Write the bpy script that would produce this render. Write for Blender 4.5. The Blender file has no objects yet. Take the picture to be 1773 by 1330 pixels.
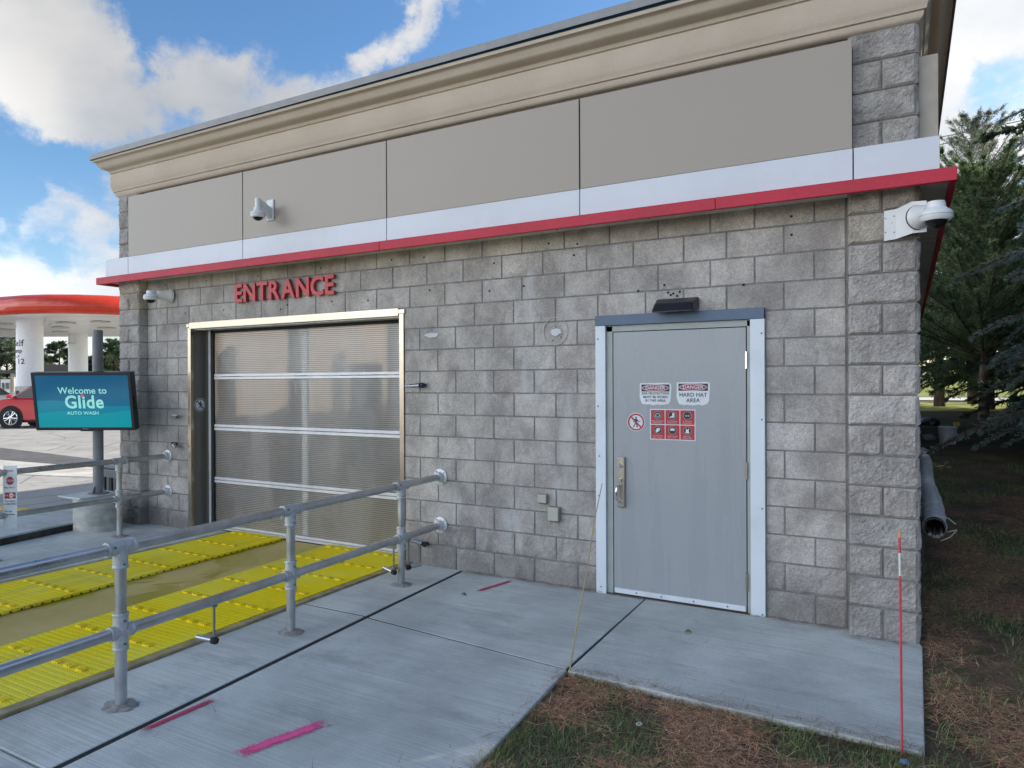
import bpy, bmesh, math, random
import numpy as np
from mathutils import Vector, Matrix, noise as mnoise
random.seed(7); rng = np.random.default_rng(7)
S = bpy.context.scene
COL = S.collection
R = math.radians

# ------------------------------------------------------------------ camera
CAMP = Vector((.3584, -5.3193, 1.691))
yaw, pit, rol = .5104, -.0016, -.0041
fw = Vector((-math.sin(yaw)*math.cos(pit), math.cos(yaw)*math.cos(pit), math.sin(pit)))
rt = Vector((math.cos(yaw), math.sin(yaw), 0)); up = rt.cross(fw)
r2 = rt*math.cos(rol)+up*math.sin(rol); u2 = -rt*math.sin(rol)+up*math.cos(rol)
cd = bpy.data.cameras.new('camera'); cam = bpy.data.objects.new('camera', cd); COL.objects.link(cam)
M = Matrix.Identity(4)
for i in range(3):
    M[i][0], M[i][1], M[i][2], M[i][3] = r2[i], u2[i], -fw[i], CAMP[i]
cam.matrix_world = M
cd.sensor_fit = 'HORIZONTAL'; cd.sensor_width = 36; cd.lens = 36*1220.93/1773
cd.clip_start = .05; cd.clip_end = 2000
S.camera = cam

# ------------------------------------------------------------------ light
SUN_AZ = math.atan2(.8, .6); SUN_EL = R(33)          # direction towards the sun (measured from +x)
sd = Vector((math.cos(SUN_AZ)*math.cos(SUN_EL), math.sin(SUN_AZ)*math.cos(SUN_EL), math.sin(SUN_EL)))
sl = bpy.data.lights.new('sun', 'SUN'); sl.energy = 2.3; sl.angle = R(.53); sl.color = (1, .93, .82)
so = bpy.data.objects.new('sun', sl); COL.objects.link(so)
so.rotation_euler = sd.to_track_quat('Z', 'Y').to_euler()
S.view_settings.view_transform = 'Standard'; S.view_settings.look = 'None'
S.view_settings.exposure = 1.55; S.view_settings.gamma = 1
S.render.resolution_x, S.render.resolution_y = 1024, 768

def ray(u, v):
    return fw+(u-886.5)/1220.93*r2-(v-665)/1220.93*u2
W = bpy.data.worlds.new('World'); S.world = W; W.use_nodes = True
def build_world():
    nt = W.node_tree; N = nt.nodes; L = nt.links; N.clear()
    out = N.new('ShaderNodeOutputWorld'); bg = N.new('ShaderNodeBackground'); bg.inputs[1].default_value = .1
    L.new(bg.outputs[0], out.inputs[0])
    sky = N.new('ShaderNodeTexSky'); sky.sky_type = 'NISHITA'; sky.sun_disc = False
    sky.sun_elevation = SUN_EL; sky.sun_rotation = math.pi/2-SUN_AZ
    sky.air_density = 1.0; sky.dust_density = .5; sky.ozone_density = 2.0
    tc = N.new('ShaderNodeTexCoord')
    def math_(op, a, b=None, c=None, clamp=False):
        n = N.new('ShaderNodeMath'); n.operation = op; n.use_clamp = clamp
        for i, x in enumerate((a, b, c)):
            if x is None: continue
            if isinstance(x, (int, float)): n.inputs[i].default_value = x
            else: L.new(x, n.inputs[i])
        return n.outputs[0]
    # cloud deck coordinates: direction flattened a little vertically
    mp = N.new('ShaderNodeMapping'); mp.inputs['Scale'].default_value = (1, 1, 1.8); L.new(tc.outputs['Generated'], mp.inputs[0])
    n1 = N.new('ShaderNodeTexNoise'); n1.inputs['Scale'].default_value = 4.2; n1.inputs['Detail'].default_value = 12
    n1.inputs['Roughness'].default_value = .66; n1.inputs['Distortion'].default_value = .25; L.new(mp.outputs[0], n1.inputs['Vector'])
    n2 = N.new('ShaderNodeTexNoise'); n2.inputs['Scale'].default_value = 4.5; n2.inputs['Detail'].default_value = 9
    mp2 = N.new('ShaderNodeMapping'); mp2.inputs['Location'].default_value = (3.1, .4, 1.7); mp2.inputs['Scale'].default_value = (1, 1, 1.6)
    L.new(tc.outputs['Generated'], mp2.inputs[0]); L.new(mp2.outputs[0], n2.inputs['Vector'])
    tot = math_('MULTIPLY', math_('SUBTRACT', n1.outputs[0], .5), 2.9)
    blobs = [(30, 60, 8, .55), (80, 190, 7, .50), (230, 190, 7, .50), (400, 150, 6, .55), (490, 190, 5.5, .50), (580, 110, 4.5, .50), (640, 60, 4, .45), (720, 45, 3.5, .5), (800, 22, 3, .45), (330, 120, 4, .3),
             (125, 365, 4.6, 1.15), (60, 500, 7, .60), (190, 505, 4, .5), (1760, 60, 20, .85), (1700, 250, 9, .75), (1500, -300, 20, .5),
             (300, 20, 5, -.75), (480, 20, 6, -.85), (200, 75, 3, -.35), (30, 285, 5, -1.0), (170, 285, 4.5, -.8), (330, 290, 4.5, -.55), (215, 390, 2.5, -.6), (40, 400, 3, -.4), (760, 130, 6, -.7), (900, 40, 8, -.8), (120, 430, 3.0, -.9),
             (1685, 165, 3, -.9), (1765, 160, 3.5, -.8), (1765, 335, 3.5, -1.6), (600, 15, 3, -.7)]
    wn = N.new('ShaderNodeTexNoise'); wn.inputs['Scale'].default_value = 5.5; wn.inputs['Detail'].default_value = 9; wn.inputs['Roughness'].default_value = .62; L.new(tc.outputs['Generated'], wn.inputs['Vector'])
    w1 = N.new('ShaderNodeVectorMath'); w1.operation = 'SUBTRACT'; L.new(wn.outputs['Color'], w1.inputs[0]); w1.inputs[1].default_value = (.5, .5, .5)
    w2 = N.new('ShaderNodeVectorMath'); w2.operation = 'MULTIPLY_ADD'; L.new(w1.outputs[0], w2.inputs[0]); w2.inputs[1].default_value = (.26, .26, .20); L.new(tc.outputs['Generated'], w2.inputs[2])
    w3 = N.new('ShaderNodeVectorMath'); w3.operation = 'NORMALIZE'; L.new(w2.outputs[0], w3.inputs[0])
    for u, v, a, w in blobs:
        d = ray(u, v).normalized()
        vm = N.new('ShaderNodeVectorMath'); vm.operation = 'DOT_PRODUCT'
        L.new(w3.outputs[0], vm.inputs[0]); vm.inputs[1].default_value = d
        mr = N.new('ShaderNodeMapRange'); mr.interpolation_type = 'SMOOTHSTEP'
        mr.inputs['From Min'].default_value = math.cos(R(a)); mr.inputs['From Max'].default_value = 1
        mr.inputs['To Min'].default_value = 0; mr.inputs['To Max'].default_value = w
        L.new(vm.outputs['Value'], mr.inputs['Value'])
        tot = math_('ADD', tot, mr.outputs[0])
    # shading of the cloud: lit edge, greyer body, brighter towards the sun
    vm = N.new('ShaderNodeVectorMath'); vm.operation = 'DOT_PRODUCT'; L.new(tc.outputs['Generated'], vm.inputs[0]); vm.inputs[1].default_value = sd
    glow = N.new('ShaderNodeMapRange'); L.new(vm.outputs['Value'], glow.inputs['Value'])
    glow.inputs['From Min'].default_value = .25; glow.inputs['From Max'].default_value = 1; glow.inputs['To Min'].default_value = 2.45; glow.inputs['To Max'].default_value = 4.0
    ramp = N.new('ShaderNodeValToRGB'); L.new(n2.outputs[0], ramp.inputs[0])
    ramp.color_ramp.elements[0].position = .36; ramp.color_ramp.elements[0].color = (.66, .71, .79, 1)
    ramp.color_ramp.elements[1].position = .62; ramp.color_ramp.elements[1].color = (1, .99, .98, 1)
    # extra brightness added to unseen clouds opposite the sun, filling the shaded front
    anti = N.new('ShaderNodeMapRange'); anti.interpolation_type = 'SMOOTHSTEP'; L.new(vm.outputs['Value'], anti.inputs['Value'])
    anti.inputs['From Min'].default_value = .12; anti.inputs['From Max'].default_value = -.6; anti.inputs['To Min'].default_value = 0; anti.inputs['To Max'].default_value = 12.5
    cc = N.new('ShaderNodeVectorMath'); cc.operation = 'SCALE'; L.new(ramp.outputs[0], cc.inputs[0]); L.new(math_('ADD', glow.outputs[0], anti.outputs[0]), cc.inputs['Scale'])
    tot = math_('ADD', tot, math_('MULTIPLY', anti.outputs[0], .04))
    cov = N.new('ShaderNodeMapRange'); cov.interpolation_type = 'SMOOTHSTEP'; L.new(tot, cov.inputs['Value'])
    cov.inputs['From Min'].default_value = -.04; cov.inputs['From Max'].default_value = .85
    hs = N.new('ShaderNodeHueSaturation'); hs.inputs['Saturation'].default_value = 1.2; hs.inputs['Value'].default_value = .62; L.new(sky.outputs[0], hs.inputs['Color'])
    mx = N.new('ShaderNodeMix'); mx.data_type = 'RGBA'; L.new(cov.outputs[0], mx.inputs['Factor'])
    L.new(hs.outputs[0], mx.inputs['A']); L.new(cc.outputs[0], mx.inputs['B']); L.new(mx.outputs['Result'], bg.inputs[0])
build_world()

# ------------------------------------------------------------------ materials
MC = {}
class NT:
    def __init__(s, name):
        s.m = bpy.data.materials.new(name); s.m.use_nodes = True
        s.N = s.m.node_tree.nodes; s.L = s.m.node_tree.links
        s.b = s.N['Principled BSDF']; s.tc = s.N.new('ShaderNodeTexCoord')
    def set(s, sock, x):
        if isinstance(x, (int, float)): sock.default_value = x
        elif isinstance(x, (tuple, list)): sock.default_value = (*x, 1) if len(x) == 3 and len(sock.default_value) == 4 else x
        else: s.L.new(x, sock)
    def math(s, op, a, b=0, c=0, clamp=False):
        n = s.N.new('ShaderNodeMath'); n.operation = op; n.use_clamp = clamp
        s.set(n.inputs[0], a); s.set(n.inputs[1], b); s.set(n.inputs[2], c); return n.outputs[0]
    def noise(s, scale, detail=4, rough=.55, vec=None, sc=None, dist=0):
        n = s.N.new('ShaderNodeTexNoise'); n.inputs['Scale'].default_value = scale; n.inputs['Detail'].default_value = detail
        n.inputs['Roughness'].default_value = rough; n.inputs['Distortion'].default_value = dist
        v = vec or s.tc.outputs['Object']
        if sc:
            mp = s.N.new('ShaderNodeMapping'); mp.inputs['Scale'].default_value = sc; s.L.new(v, mp.inputs[0]); v = mp.outputs[0]
        s.L.new(v, n.inputs['Vector']); return n.outputs[0]
    def voro(s, scale, feat='F1', sc=None):
        n = s.N.new('ShaderNodeTexVoronoi'); n.inputs['Scale'].default_value = scale; n.feature = feat
        v = s.tc.outputs['Object']
        if sc:
            mp = s.N.new('ShaderNodeMapping'); mp.inputs['Scale'].default_value = sc; s.L.new(v, mp.inputs[0]); v = mp.outputs[0]
        s.L.new(v, n.inputs['Vector']); return n.outputs['Distance']
    def rng(s, v, a, b, c=0., d=1., smooth=True):
        n = s.N.new('ShaderNodeMapRange'); n.interpolation_type = 'SMOOTHSTEP' if smooth else 'LINEAR'
        s.set(n.inputs['Value'], v)
        for k, x in (('From Min', a), ('From Max', b), ('To Min', c), ('To Max', d)): s.set(n.inputs[k], x)
        return n.outputs[0]
    def mix(s, f, a, b, mode='MIX'):
        n = s.N.new('ShaderNodeMix'); n.data_type = 'RGBA'; n.blend_type = mode
        s.set(n.inputs['Factor'], f); s.set(n.inputs['A'], a); s.set(n.inputs['B'], b); return n.outputs['Result']
    def bump(s, h, st=.3, dist=.01):
        n = s.N.new('ShaderNodeBump'); n.inputs['Strength'].default_value = st; n.inputs['Distance'].default_value = dist
        s.L.new(h, n.inputs['Height']); s.L.new(n.outputs[0], s.b.inputs['Normal'])
    def xyz(s):
        n = s.N.new('ShaderNodeSeparateXYZ'); s.L.new(s.tc.outputs['Object'], n.inputs[0]); return n.outputs
    def attr(s, name):
        n = s.N.new('ShaderNodeAttribute'); n.attribute_name = name; return n.outputs['Color']
    def col(s, x): s.set(s.b.inputs['Base Color'], x)
    def r(s, x): s.set(s.b.inputs['Roughness'], x)

def plain(name, c, rough=.5, metal=0, var=.12, scale=6, bump=0, emis=0, fine=60, dirt=None):
    if name in MC: return MC[name]
    t = NT(name)
    n = t.noise(scale, 5); n2 = t.noise(fine, 3)
    dark = tuple(x*(1-var) for x in c); light = tuple(min(1, x*(1+var)) for x in c)
    k = t.mix(t.rng(n, .3, .7), dark, light)
    if dirt: k = t.mix(t.math('MULTIPLY', t.rng(t.noise(scale*.6, 8, .7), .5, .72), dirt[3]), k, dirt[:3])
    t.col(k); t.r(t.rng(n2, .3, .7, rough*.85, min(1, rough*1.12))); t.b.inputs['Metallic'].default_value = metal
    if bump: t.bump(n2, bump, .003)
    if emis:
        t.set(t.b.inputs['Emission Color'], c); t.b.inputs['Emission Strength'].default_value = emis
    MC[name] = t.m; return t.m

def m_block():
    t = NT('concrete_block')
    at = t.attr('tone'); X = t.xyz()
    big = t.noise(1.6, 5, .6); fine = t.noise(190, 3, .7); med = t.noise(40, 4, .6)
    c = t.mix(1, at, t.mix(t.rng(big, .3, .7), (.78, .77, .76), (1.14, 1.13, 1.12)), 'MULTIPLY')
    mo_ = t.noise(4.2, 6, .68, sc=(1, 1, .8), dist=.5); c = t.mix(1, c, t.mix(t.rng(mo_, .32, .66), (.73, .72, .72), (1.12, 1.12, 1.12)), 'MULTIPLY')
    c = t.mix(1, c, t.mix(t.rng(fine, .32, .68), (.62, .62, .62), (1.3, 1.3, 1.3)), 'MULTIPLY')
    c = t.mix(1, c, t.mix(t.rng(med, .3, .7), (.88, .88, .88), (1.1, 1.1, 1.1)), 'MULTIPLY')
    # pores
    c = t.mix(t.math('MULTIPLY', t.rng(t.voro(85), .10, .17, 1, 0), t.rng(t.noise(9, 3), .45, .65)), c, (.07, .07, .07))
    # pale efflorescence in vertical streaks and blotches
    ef = t.noise(2.2, 7, .65, sc=(1.6, 1, .5), dist=.4)
    zone = t.rng(X[0], -3.9, -3.0, 0, 1); zone = t.math('MULTIPLY', zone, t.rng(X[0], -1.4, -1.9, 0, 1))
    c = t.mix(t.math('MULTIPLY', t.math('MULTIPLY', t.rng(ef, .52, .68), zone), .5), c, (.56, .57, .575))
    c = t.mix(t.math('MULTIPLY', t.rng(t.noise(3.1, 6, .6), .6, .74), .28), c, (.45, .46, .47))
    # grime low on the wall and dark damp blotches
    g = t.math('ADD', t.rng(X[2], .5, -.05, 0, 1.0), t.math('MULTIPLY', t.math('SUBTRACT', t.noise(3.5, 6, .65), .5), 1.3))
    left = t.rng(X[0], -1.0, -5.5, .42, .68)
    c = t.mix(t.math('MULTIPLY', t.rng(g, .25, .85), t.math('MULTIPLY', left, .9)), c, (.10, .096, .092))
    c = t.mix(t.math('MULTIPLY', t.rng(t.noise(1.1, 6, .7, sc=(1, 1, 1.3)), .55, .75), t.rng(X[0], -2.8, -7.5, .10, .28)), c, (.22, .215, .21))
    t.col(c); t.r(.93)
    t.bump(t.math('ADD', t.math('MULTIPLY', fine, .6), t.math('MULTIPLY', t.noise(420, 2), .5)), .5, .003)
    return t.m
def m_concrete(name='pavement_concrete', base=(.62, .64, .60), stain=0., broom=(.35, 42, 1)):
    t = NT(name)
    X = t.xyz()
    big = t.noise(.9, 6, .65); br = t.noise(3, 4, .6, sc=broom); fine = t.noise(160, 3, .7)
    c = t.mix(t.rng(big, .3, .7), tuple(x*.74 for x in base), tuple(x*1.12 for x in base))
    c = t.mix(1, c, t.mix(t.rng(br, .3, .7), (.83, .83, .83), (1.12, 1.12, 1.12)), 'MULTIPLY')
    c = t.mix(1, c, t.mix(t.rng(fine, .3, .7), (.86, .86, .86), (1.10, 1.10, 1.10)), 'MULTIPLY')
    c = t.mix(t.math('MULTIPLY', t.rng(t.noise(1.7, 8, .72, sc=(.7, 1.6, 1)), .50, .70), .62), c, tuple(x*.5 for x in base))
    c = t.mix(t.math('MULTIPLY', t.rng(t.noise(7, 8, .75, sc=(.5, 1.6, 1)), .62, .72), .35), c, tuple(x*.42 for x in base))
    c = t.mix(t.rng(t.voro(23), .035, .02, 0, .55), c, (.1, .1, .1))
    if stain:
        w = t.rng(t.noise(1.3, 5, .6, dist=.6), .50, .56)
        c2 = t.mix(t.rng(big, .3, .7), (.50, .37, .10), (.62, .48, .15))
        c2 = t.mix(w, c2, (.44, .34, .01))
        c = t.mix(stain, c, c2)
        t.r(t.mix(w, (.75,)*3, (.30,)*3))
    else: t.r(.9)
    t.col(c); t.bump(t.math('ADD', t.math('MULTIPLY', br, .8), t.math('MULTIPLY', fine, .5)), .22, .004)
    return t.m
def m_asphalt():
    t = NT('asphalt')
    big = t.noise(.35, 6, .65); fine = t.noise(60, 3, .7)
    c = t.mix(t.rng(big, .3, .7), (.30, .285, .26), (.42, .40, .36))
    c = t.mix(1, c, t.mix(t.rng(fine, .3, .7), (.8, .8, .8), (1.15, 1.15, 1.15)), 'MULTIPLY')
    c = t.mix(t.math('MULTIPLY', t.rng(t.noise(2.0, 9, .78, sc=(1, .5, 1), dist=.8), .52, .6), .35), c, (.14, .135, .13))
    cr = t.voro(.5, 'DISTANCE_TO_EDGE'); c = t.mix(t.rng(cr, .012, .004, 0, .6), c, (.05, .05, .05))
    t.col(c); t.r(.9); t.bump(fine, .3, .01); return t.m
def m_soil():
    t = NT('soil')
    c = t.mix(t.rng(t.noise(1.4, 7, .7), .36, .64), (.115, .09, .072), (.20, .145, .095))
    c = t.mix(t.math('MULTIPLY', t.rng(t.noise(2.3, 6, .7), .5, .62), .6), c, (.075, .105, .035))
    c = t.mix(1, c, t.mix(t.rng(t.noise(120, 3, .7), .3, .7), (.5, .5, .5), (1.6, 1.6, 1.6)), 'MULTIPLY')
    X = t.xyz()
    c = t.mix(t.rng(X[1], 6.5, 9.5, 0, .8), c, t.mix(t.rng(t.noise(.7, 5, .7), .4, .6), (.040, .026, .018), (.045, .05, .02)))  # darker towards the back: tree shade put into the soil colour
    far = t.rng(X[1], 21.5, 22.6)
    c = t.mix(far, c, t.mix(t.rng(t.noise(.8, 6, .7), .35, .65), (.24, .29, .07), (.38, .36, .13)))  # far grass brightened in colour to stand in for sunlight
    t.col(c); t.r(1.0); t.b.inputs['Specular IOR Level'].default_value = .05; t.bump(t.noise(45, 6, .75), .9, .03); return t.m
def m_litter():
    t = NT('pine_needle')
    t.col(t.mix(1, t.attr('tone'), t.mix(t.rng(t.noise(30, 2), .3, .7), (.7, .7, .7), (1.3, 1.3, 1.3)), 'MULTIPLY')); t.r(.8); return t.m
def m_foliage(name, a, b):
    t = NT(name)
    c = t.mix(t.rng(t.noise(.9, 5, .7), .3, .7), a, b)
    c = t.mix(1, c, t.mix(t.rng(t.noise(14, 3, .7), .3, .7), (.65, .65, .65), (1.35, 1.35, 1.35)), 'MULTIPLY')
    t.col(c); t.r(.62); t.b.inputs['Specular IOR Level'].default_value = .3
    tr = t.N.new('ShaderNodeBsdfTranslucent'); t.L.new(c, tr.inputs[0])
    ms = t.N.new('ShaderNodeMixShader'); ms.inputs[0].default_value = .35
    out = t.N['Material Output']; t.L.new(t.b.outputs[0], ms.inputs[1]); t.L.new(tr.outputs[0], ms.inputs[2]); t.L.new(ms.outputs[0], out.inputs[0])
    return t.m
def m_bark():
    t = NT('bark'); n = t.noise(9, 6, .7, sc=(1, 1, .25))
    t.col(t.mix(t.rng(n, .35, .65), (.045, .032, .026), (.17, .12, .09))); t.r(.95); t.bump(n, .8, .03); return t.m
def m_galv():
    t = NT('galvanised_steel')
    n = t.noise(5, 6, .6)
    c = t.mix(t.rng(n, .3, .7), (.42, .44, .455), (.56, .58, .60)); c = t.mix(t.rng(t.noise(48, 8, .85), .62, .70, 0, .7), c, (.12, .125, .13))
    c = t.mix(t.rng(t.noise(16, 5, .8), .60, .68, 0, .4), c, (.75, .76, .77))
    t.col(c); t.b.inputs['Metallic'].default_value = .92; t.r(t.rng(n, .3, .7, .26, .40)); t.bump(t.noise(30, 4), .05, .003); return t.m
def m_fitting():
    t = NT('cast_fitting'); n = t.noise(40, 6, .7)
    t.col(t.mix(t.rng(n, .35, .65), (.42, .435, .44), (.55, .565, .575))); t.b.inputs['Metallic'].default_value = .45; t.r(.55); t.bump(n, .15, .002); return t.m
def m_poly():
    t = NT('multiwall_polycarbonate'); X = t.xyz()
    ph = t.math('FRACT', t.math('MULTIPLY', X[2], 1/.0205))
    rib = t.rng(t.math('ABSOLUTE', t.math('SUBTRACT', ph, .5)), .24, .40)
    dirt = t.rng(t.noise(1.2, 6, .7, sc=(2.5, 1, .5)), .35, .7)
    gl = t.N.new('ShaderNodeBsdfGlossy'); gl.inputs['Roughness'].default_value = .20; gl.inputs['Color'].default_value = (.85, .87, .9, 1)
    df = t.N.new('ShaderNodeBsdfDiffuse'); t.L.new(t.mix(rib, (.60, .58, .57), (.20, .19, .19)), df.inputs[0])
    rf = t.N.new('ShaderNodeBsdfRefraction'); rf.inputs['IOR'].default_value = 1.03; rf.inputs['Roughness'].default_value = .40
    t.L.new(t.mix(rib, (.96, .96, .95), (.34, .33, .34)), rf.inputs[0])
    tl = t.N.new('ShaderNodeBsdfTranslucent'); tl.inputs[0].default_value = (.8, .8, .78, 1)
    a = t.N.new('ShaderNodeMixShader'); t.set(a.inputs[0], t.math('MULTIPLY_ADD', dirt, .30, .25)); t.L.new(rf.outputs[0], a.inputs[1]); t.L.new(df.outputs[0], a.inputs[2])
    a2 = t.N.new('ShaderNodeMixShader'); a2.inputs[0].default_value = .2; t.L.new(a.outputs[0], a2.inputs[1]); t.L.new(tl.outputs[0], a2.inputs[2])
    fr = t.N.new('ShaderNodeFresnel'); fr.inputs[0].default_value = 1.5
    b = t.N.new('ShaderNodeMixShader'); t.set(b.inputs[0], t.math('MULTIPLY_ADD', fr.outputs[0], .8, .04)); t.L.new(a2.outputs[0], b.inputs[1]); t.L.new(gl.outputs[0], b.inputs[2])
    bp = t.N.new('ShaderNodeBump'); bp.inputs['Strength'].default_value = .25; bp.inputs['Distance'].default_value = .004
    t.L.new(rib, bp.inputs['Height'])
    for n in (gl, df, rf): t.L.new(bp.outputs[0], n.inputs['Normal'])
    t.L.new(b.outputs[0], t.N['Material Output'].inputs[0]); return t.m
def m_mat():
    t = NT('yellow_grating'); X = t.xyz()
    def tri(x, p, ph=0): return t.math('ABSOLUTE', t.math('SUBTRACT', t.math('FRACT', t.math('MULTIPLY_ADD', x, 1/p, ph)), .5))
    dx = t.math('MULTIPLY', tri(X[0], .026), .026); dy = t.math('MULTIPLY', tri(X[1], .043), .043)
    d = t.math('SQRT', t.math('ADD', t.math('MULTIPLY', dx, dx), t.math('MULTIPLY', dy, dy)))
    hole = t.rng(d, .0052, .0038)
    n = t.noise(2.2, 7, .7)
    c = t.mix(t.rng(n, .3, .7), (.98, .73, .001), (.98, .80, .006))
    c = t.mix(t.rng(t.noise(.7, 4, .6), .45, .62), c, (.96, .82, .06))
    c = t.mix(t.math('MULTIPLY', t.rng(t.noise(5, 9, .8), .56, .70), .35), c, (.50, .40, .05))
    c = t.mix(t.math('MULTIPLY', t.rng(t.noise(1.1, 6, .7, sc=(1.8, .35, 1)), .5, .68), .4), c, (.50, .42, .10))
    seam = t.rng(t.math('MULTIPLY', tri(X[1], .516), .516), .0035, .0015)
    c = t.mix(t.math('MAXIMUM', t.math('MULTIPLY', seam, .6), hole), c, (.42, .32, .003))
    t.col(c); t.r(.75); t.b.inputs['Specular IOR Level'].default_value = .2; t.bump(t.math('ADD', t.math('MULTIPLY', hole, -1), t.math('MULTIPLY', t.rng(dy, .012, .017), .4)), .5, .004); return t.m
def m_stucco():
    t = NT('tan_stucco'); n = t.noise(2, 6, .65); f = t.noise(240, 4, .8)
    c = t.mix(t.rng(n, .3, .7), (.535, .455, .36), (.585, .50, .405)); c = t.mix(t.math('MULTIPLY', t.rng(t.noise(1.5, 7, .7, sc=(1, 1, .2)), .5, .7), .12), c, (.45, .37, .28))
    c = t.mix(1, c, t.mix(t.rng(f, .3, .7), (.82, .82, .82), (1.15, 1.15, 1.15)), 'MULTIPLY')
    t.col(c); t.r(.9); t.bump(f, .7, .003); return t.m
def m_door():
    t = NT('grey_painted_door'); n = t.noise(2, 5, .6, sc=(4, 1, .3)); d = t.noise(14, 8, .75)
    c = t.mix(t.rng(n, .3, .7), (.315, .338, .36), (.328, .351, .373)); X = t.xyz()
    c = t.mix(t.math('MULTIPLY', t.rng(d, .64, .70), t.rng(X[2], .9, .1, .1, .6)), c, (.15, .16, .17))
    t.col(c); t.r(t.rng(n, .3, .7, .20, .34)); t.bump(t.noise(90, 3), .06, .002); return t.m
def m_alpha(name, c, edge):
    t = NT(name); n = t.noise(24, 8, .75); n2 = t.noise(3, 4)
    g = t.tc.outputs['Generated']; s = t.N.new('ShaderNodeSeparateXYZ'); t.L.new(g, s.inputs[0])
    ed = t.math('MINIMUM', t.math('MULTIPLY', t.math('MINIMUM', s.outputs[0], t.math('SUBTRACT', 1, s.outputs[0])), 3.2),
                t.math('MULTIPLY', t.math('MINIMUM', s.outputs[1], t.math('SUBTRACT', 1, s.outputs[1])), 1.9))
    a = t.rng(t.math('ADD', ed, t.math('MULTIPLY', t.math('SUBTRACT', n, .5), edge)), .10, .80)
    t.col(c); t.r(.7); t.L.new(a, t.b.inputs['Alpha']); return t.m
def m_screen():
    t = NT('lit_screen'); X = t.xyz()
    wv = t.math('MULTIPLY', t.math('SINE', t.math('MULTIPLY', X[0], 5.5)), .018)
    z = t.math('ADD', X[2], wv)
    c = t.mix(t.rng(z, -.3, .3), (.0, .115, .20), (.0, .07, .155))
    c = t.mix(t.rng(t.math('ADD', z, t.math('MULTIPLY', X[0], .05)), -.02, -.024), c, (.0, .16, .25))
    c = t.mix(t.rng(t.math('SUBTRACT', z, t.math('MULTIPLY', X[0], .04)), -.12, -.124), c, (.0, .22, .27))
    t.col((.01, .02, .03)); t.r(.12); t.set(t.b.inputs['Emission Color'], c); t.b.inputs['Emission Strength'].default_value = .40; return t.m
def m_car(name, c):
    t = NT(name); t.col(c); t.r(.25); t.b.inputs['Coat Weight'].default_value = 1; t.b.inputs['Coat Roughness'].default_value = .04; return t.m

BLK = m_block(); CONC = m_concrete(); CONC_ST = m_concrete('stained_concrete', (.33, .31, .26), .92); CONC_H = m_concrete('lit_concrete', (.56, .53, .47))
ASP = m_asphalt(); SOIL = m_soil(); LIT = m_litter(); GALV = m_galv(); FIT = m_fitting(); POLY = m_poly(); MATM = m_mat(); STU = m_stucco(); DOORM = m_door(); BARK = m_bark()
MORTAR = plain('mortar', (.21, .205, .20), .95, var=.25, scale=8, bump=.5)
TANP = plain('taupe_panel', (.335, .292, .248), .36, var=.012, scale=.6)
WHP = plain('white_panel', (.62, .66, .72), .38, var=.04, scale=1.2, dirt=(.45, .47, .5, .35))
WHT = plain('white_trim', (.66, .72, .78), .4, var=.04, scale=3, dirt=(.42, .44, .45, .3))
RED = plain('red_metal', (.50, .018, .045), .6, var=.06, scale=2, dirt=(.28, .02, .04, .4))
REDL = plain('red_letter', (.50, .035, .045), .45, var=.06)
SOFF = plain('soffit_metal', (.62, .60, .55), .5, var=.06, dirt=(.3, .27, .22, .5))
BLACK = plain('black_plastic', (.014, .016, .022), .35, var=.2)
RUB = plain('black_rubber', (.012, .012, .013), .75)
DGREY = plain('dark_grey_metal', (.10, .105, .11), .5)
CAP = plain('grey_flashing', (.26, .265, .27), .45, var=.08)
BLUEF = plain('blue_membrane', (.03, .22, .50), .5, dirt=(.2, .3, .4, .5))
SLATE = plain('slate_blue_trim', (.075, .125, .20), .42, var=.05)
FRAMEM = plain('door_frame_paint', (.33, .37, .36), .4, var=.05, dirt=(.22, .23, .23, .4))
STEEL = plain('brushed_stainless', (.47, .41, .33), .24, metal=1, var=.03, scale=3, fine=5)
BRONZE = plain('satin_lock_metal', (.40, .36, .31), .32, metal=.9)
CHROME = plain('chrome', (.75, .75, .75), .12, metal=1)
ALU = plain('aluminium_rail', (.62, .63, .66), .42, metal=.35, var=.06, dirt=(.35, .34, .33, .4))
ALUD = plain('dark_door_panel', (.20, .185, .17), .34, metal=.5, var=.04, scale=2, fine=4)
CAMW = plain('camera_white', (.74, .76, .76), .4, var=.03, dirt=(.5, .5, .45, .25))
GLASSB = plain('dark_dome', (.01, .01, .012), .06)
BEIGE = plain('beige_box', (.42, .42, .36), .5, var=.05, dirt=(.25, .24, .2, .5))
WHITE = plain('sign_white', (.66, .70, .74), .5, var=.05, dirt=(.42, .44, .46, .4))
SRED = plain('sign_red', (.42, .025, .035), .5, var=.06)
DRED = plain('danger_red', (.33, .02, .06), .5, var=.06)
INK = plain('ink_black', (.018, .02, .025), .5)
WALLI = plain('interior_wall', (.60, .49, .37), .7, var=.1, dirt=(.3, .27, .22, .5))
GREYP = plain('grey_pole', (.19, .195, .205), .5, var=.14, scale=5, dirt=(.09, .09, .09, .4))
YEL = plain('yellow_tread', (.92, .68, .003), .5, var=.1, scale=12)
YELP = plain('yellow_paint', (.70, .48, .03), .7)
CANW = plain('canopy_white', (.78, .79, .80), .35, var=.03)
CANR = plain('canopy_red', (.60, .05, .02), .18, var=.06)
GLASS = plain('car_glass', (.03, .04, .045), .08)
TYRE = plain('tyre', (.02, .02, .02), .8)
PVC = plain('grey_pvc', (.52, .54, .54), .45, var=.15, dirt=(.15, .15, .13, .6))
FLUO = plain('stake_red', (.62, .06, .09), .5)
ORAN = plain('stake_orange', (.80, .32, .14), .5)
STICK = plain('dry_reed', (.38, .31, .15), .7)
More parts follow.
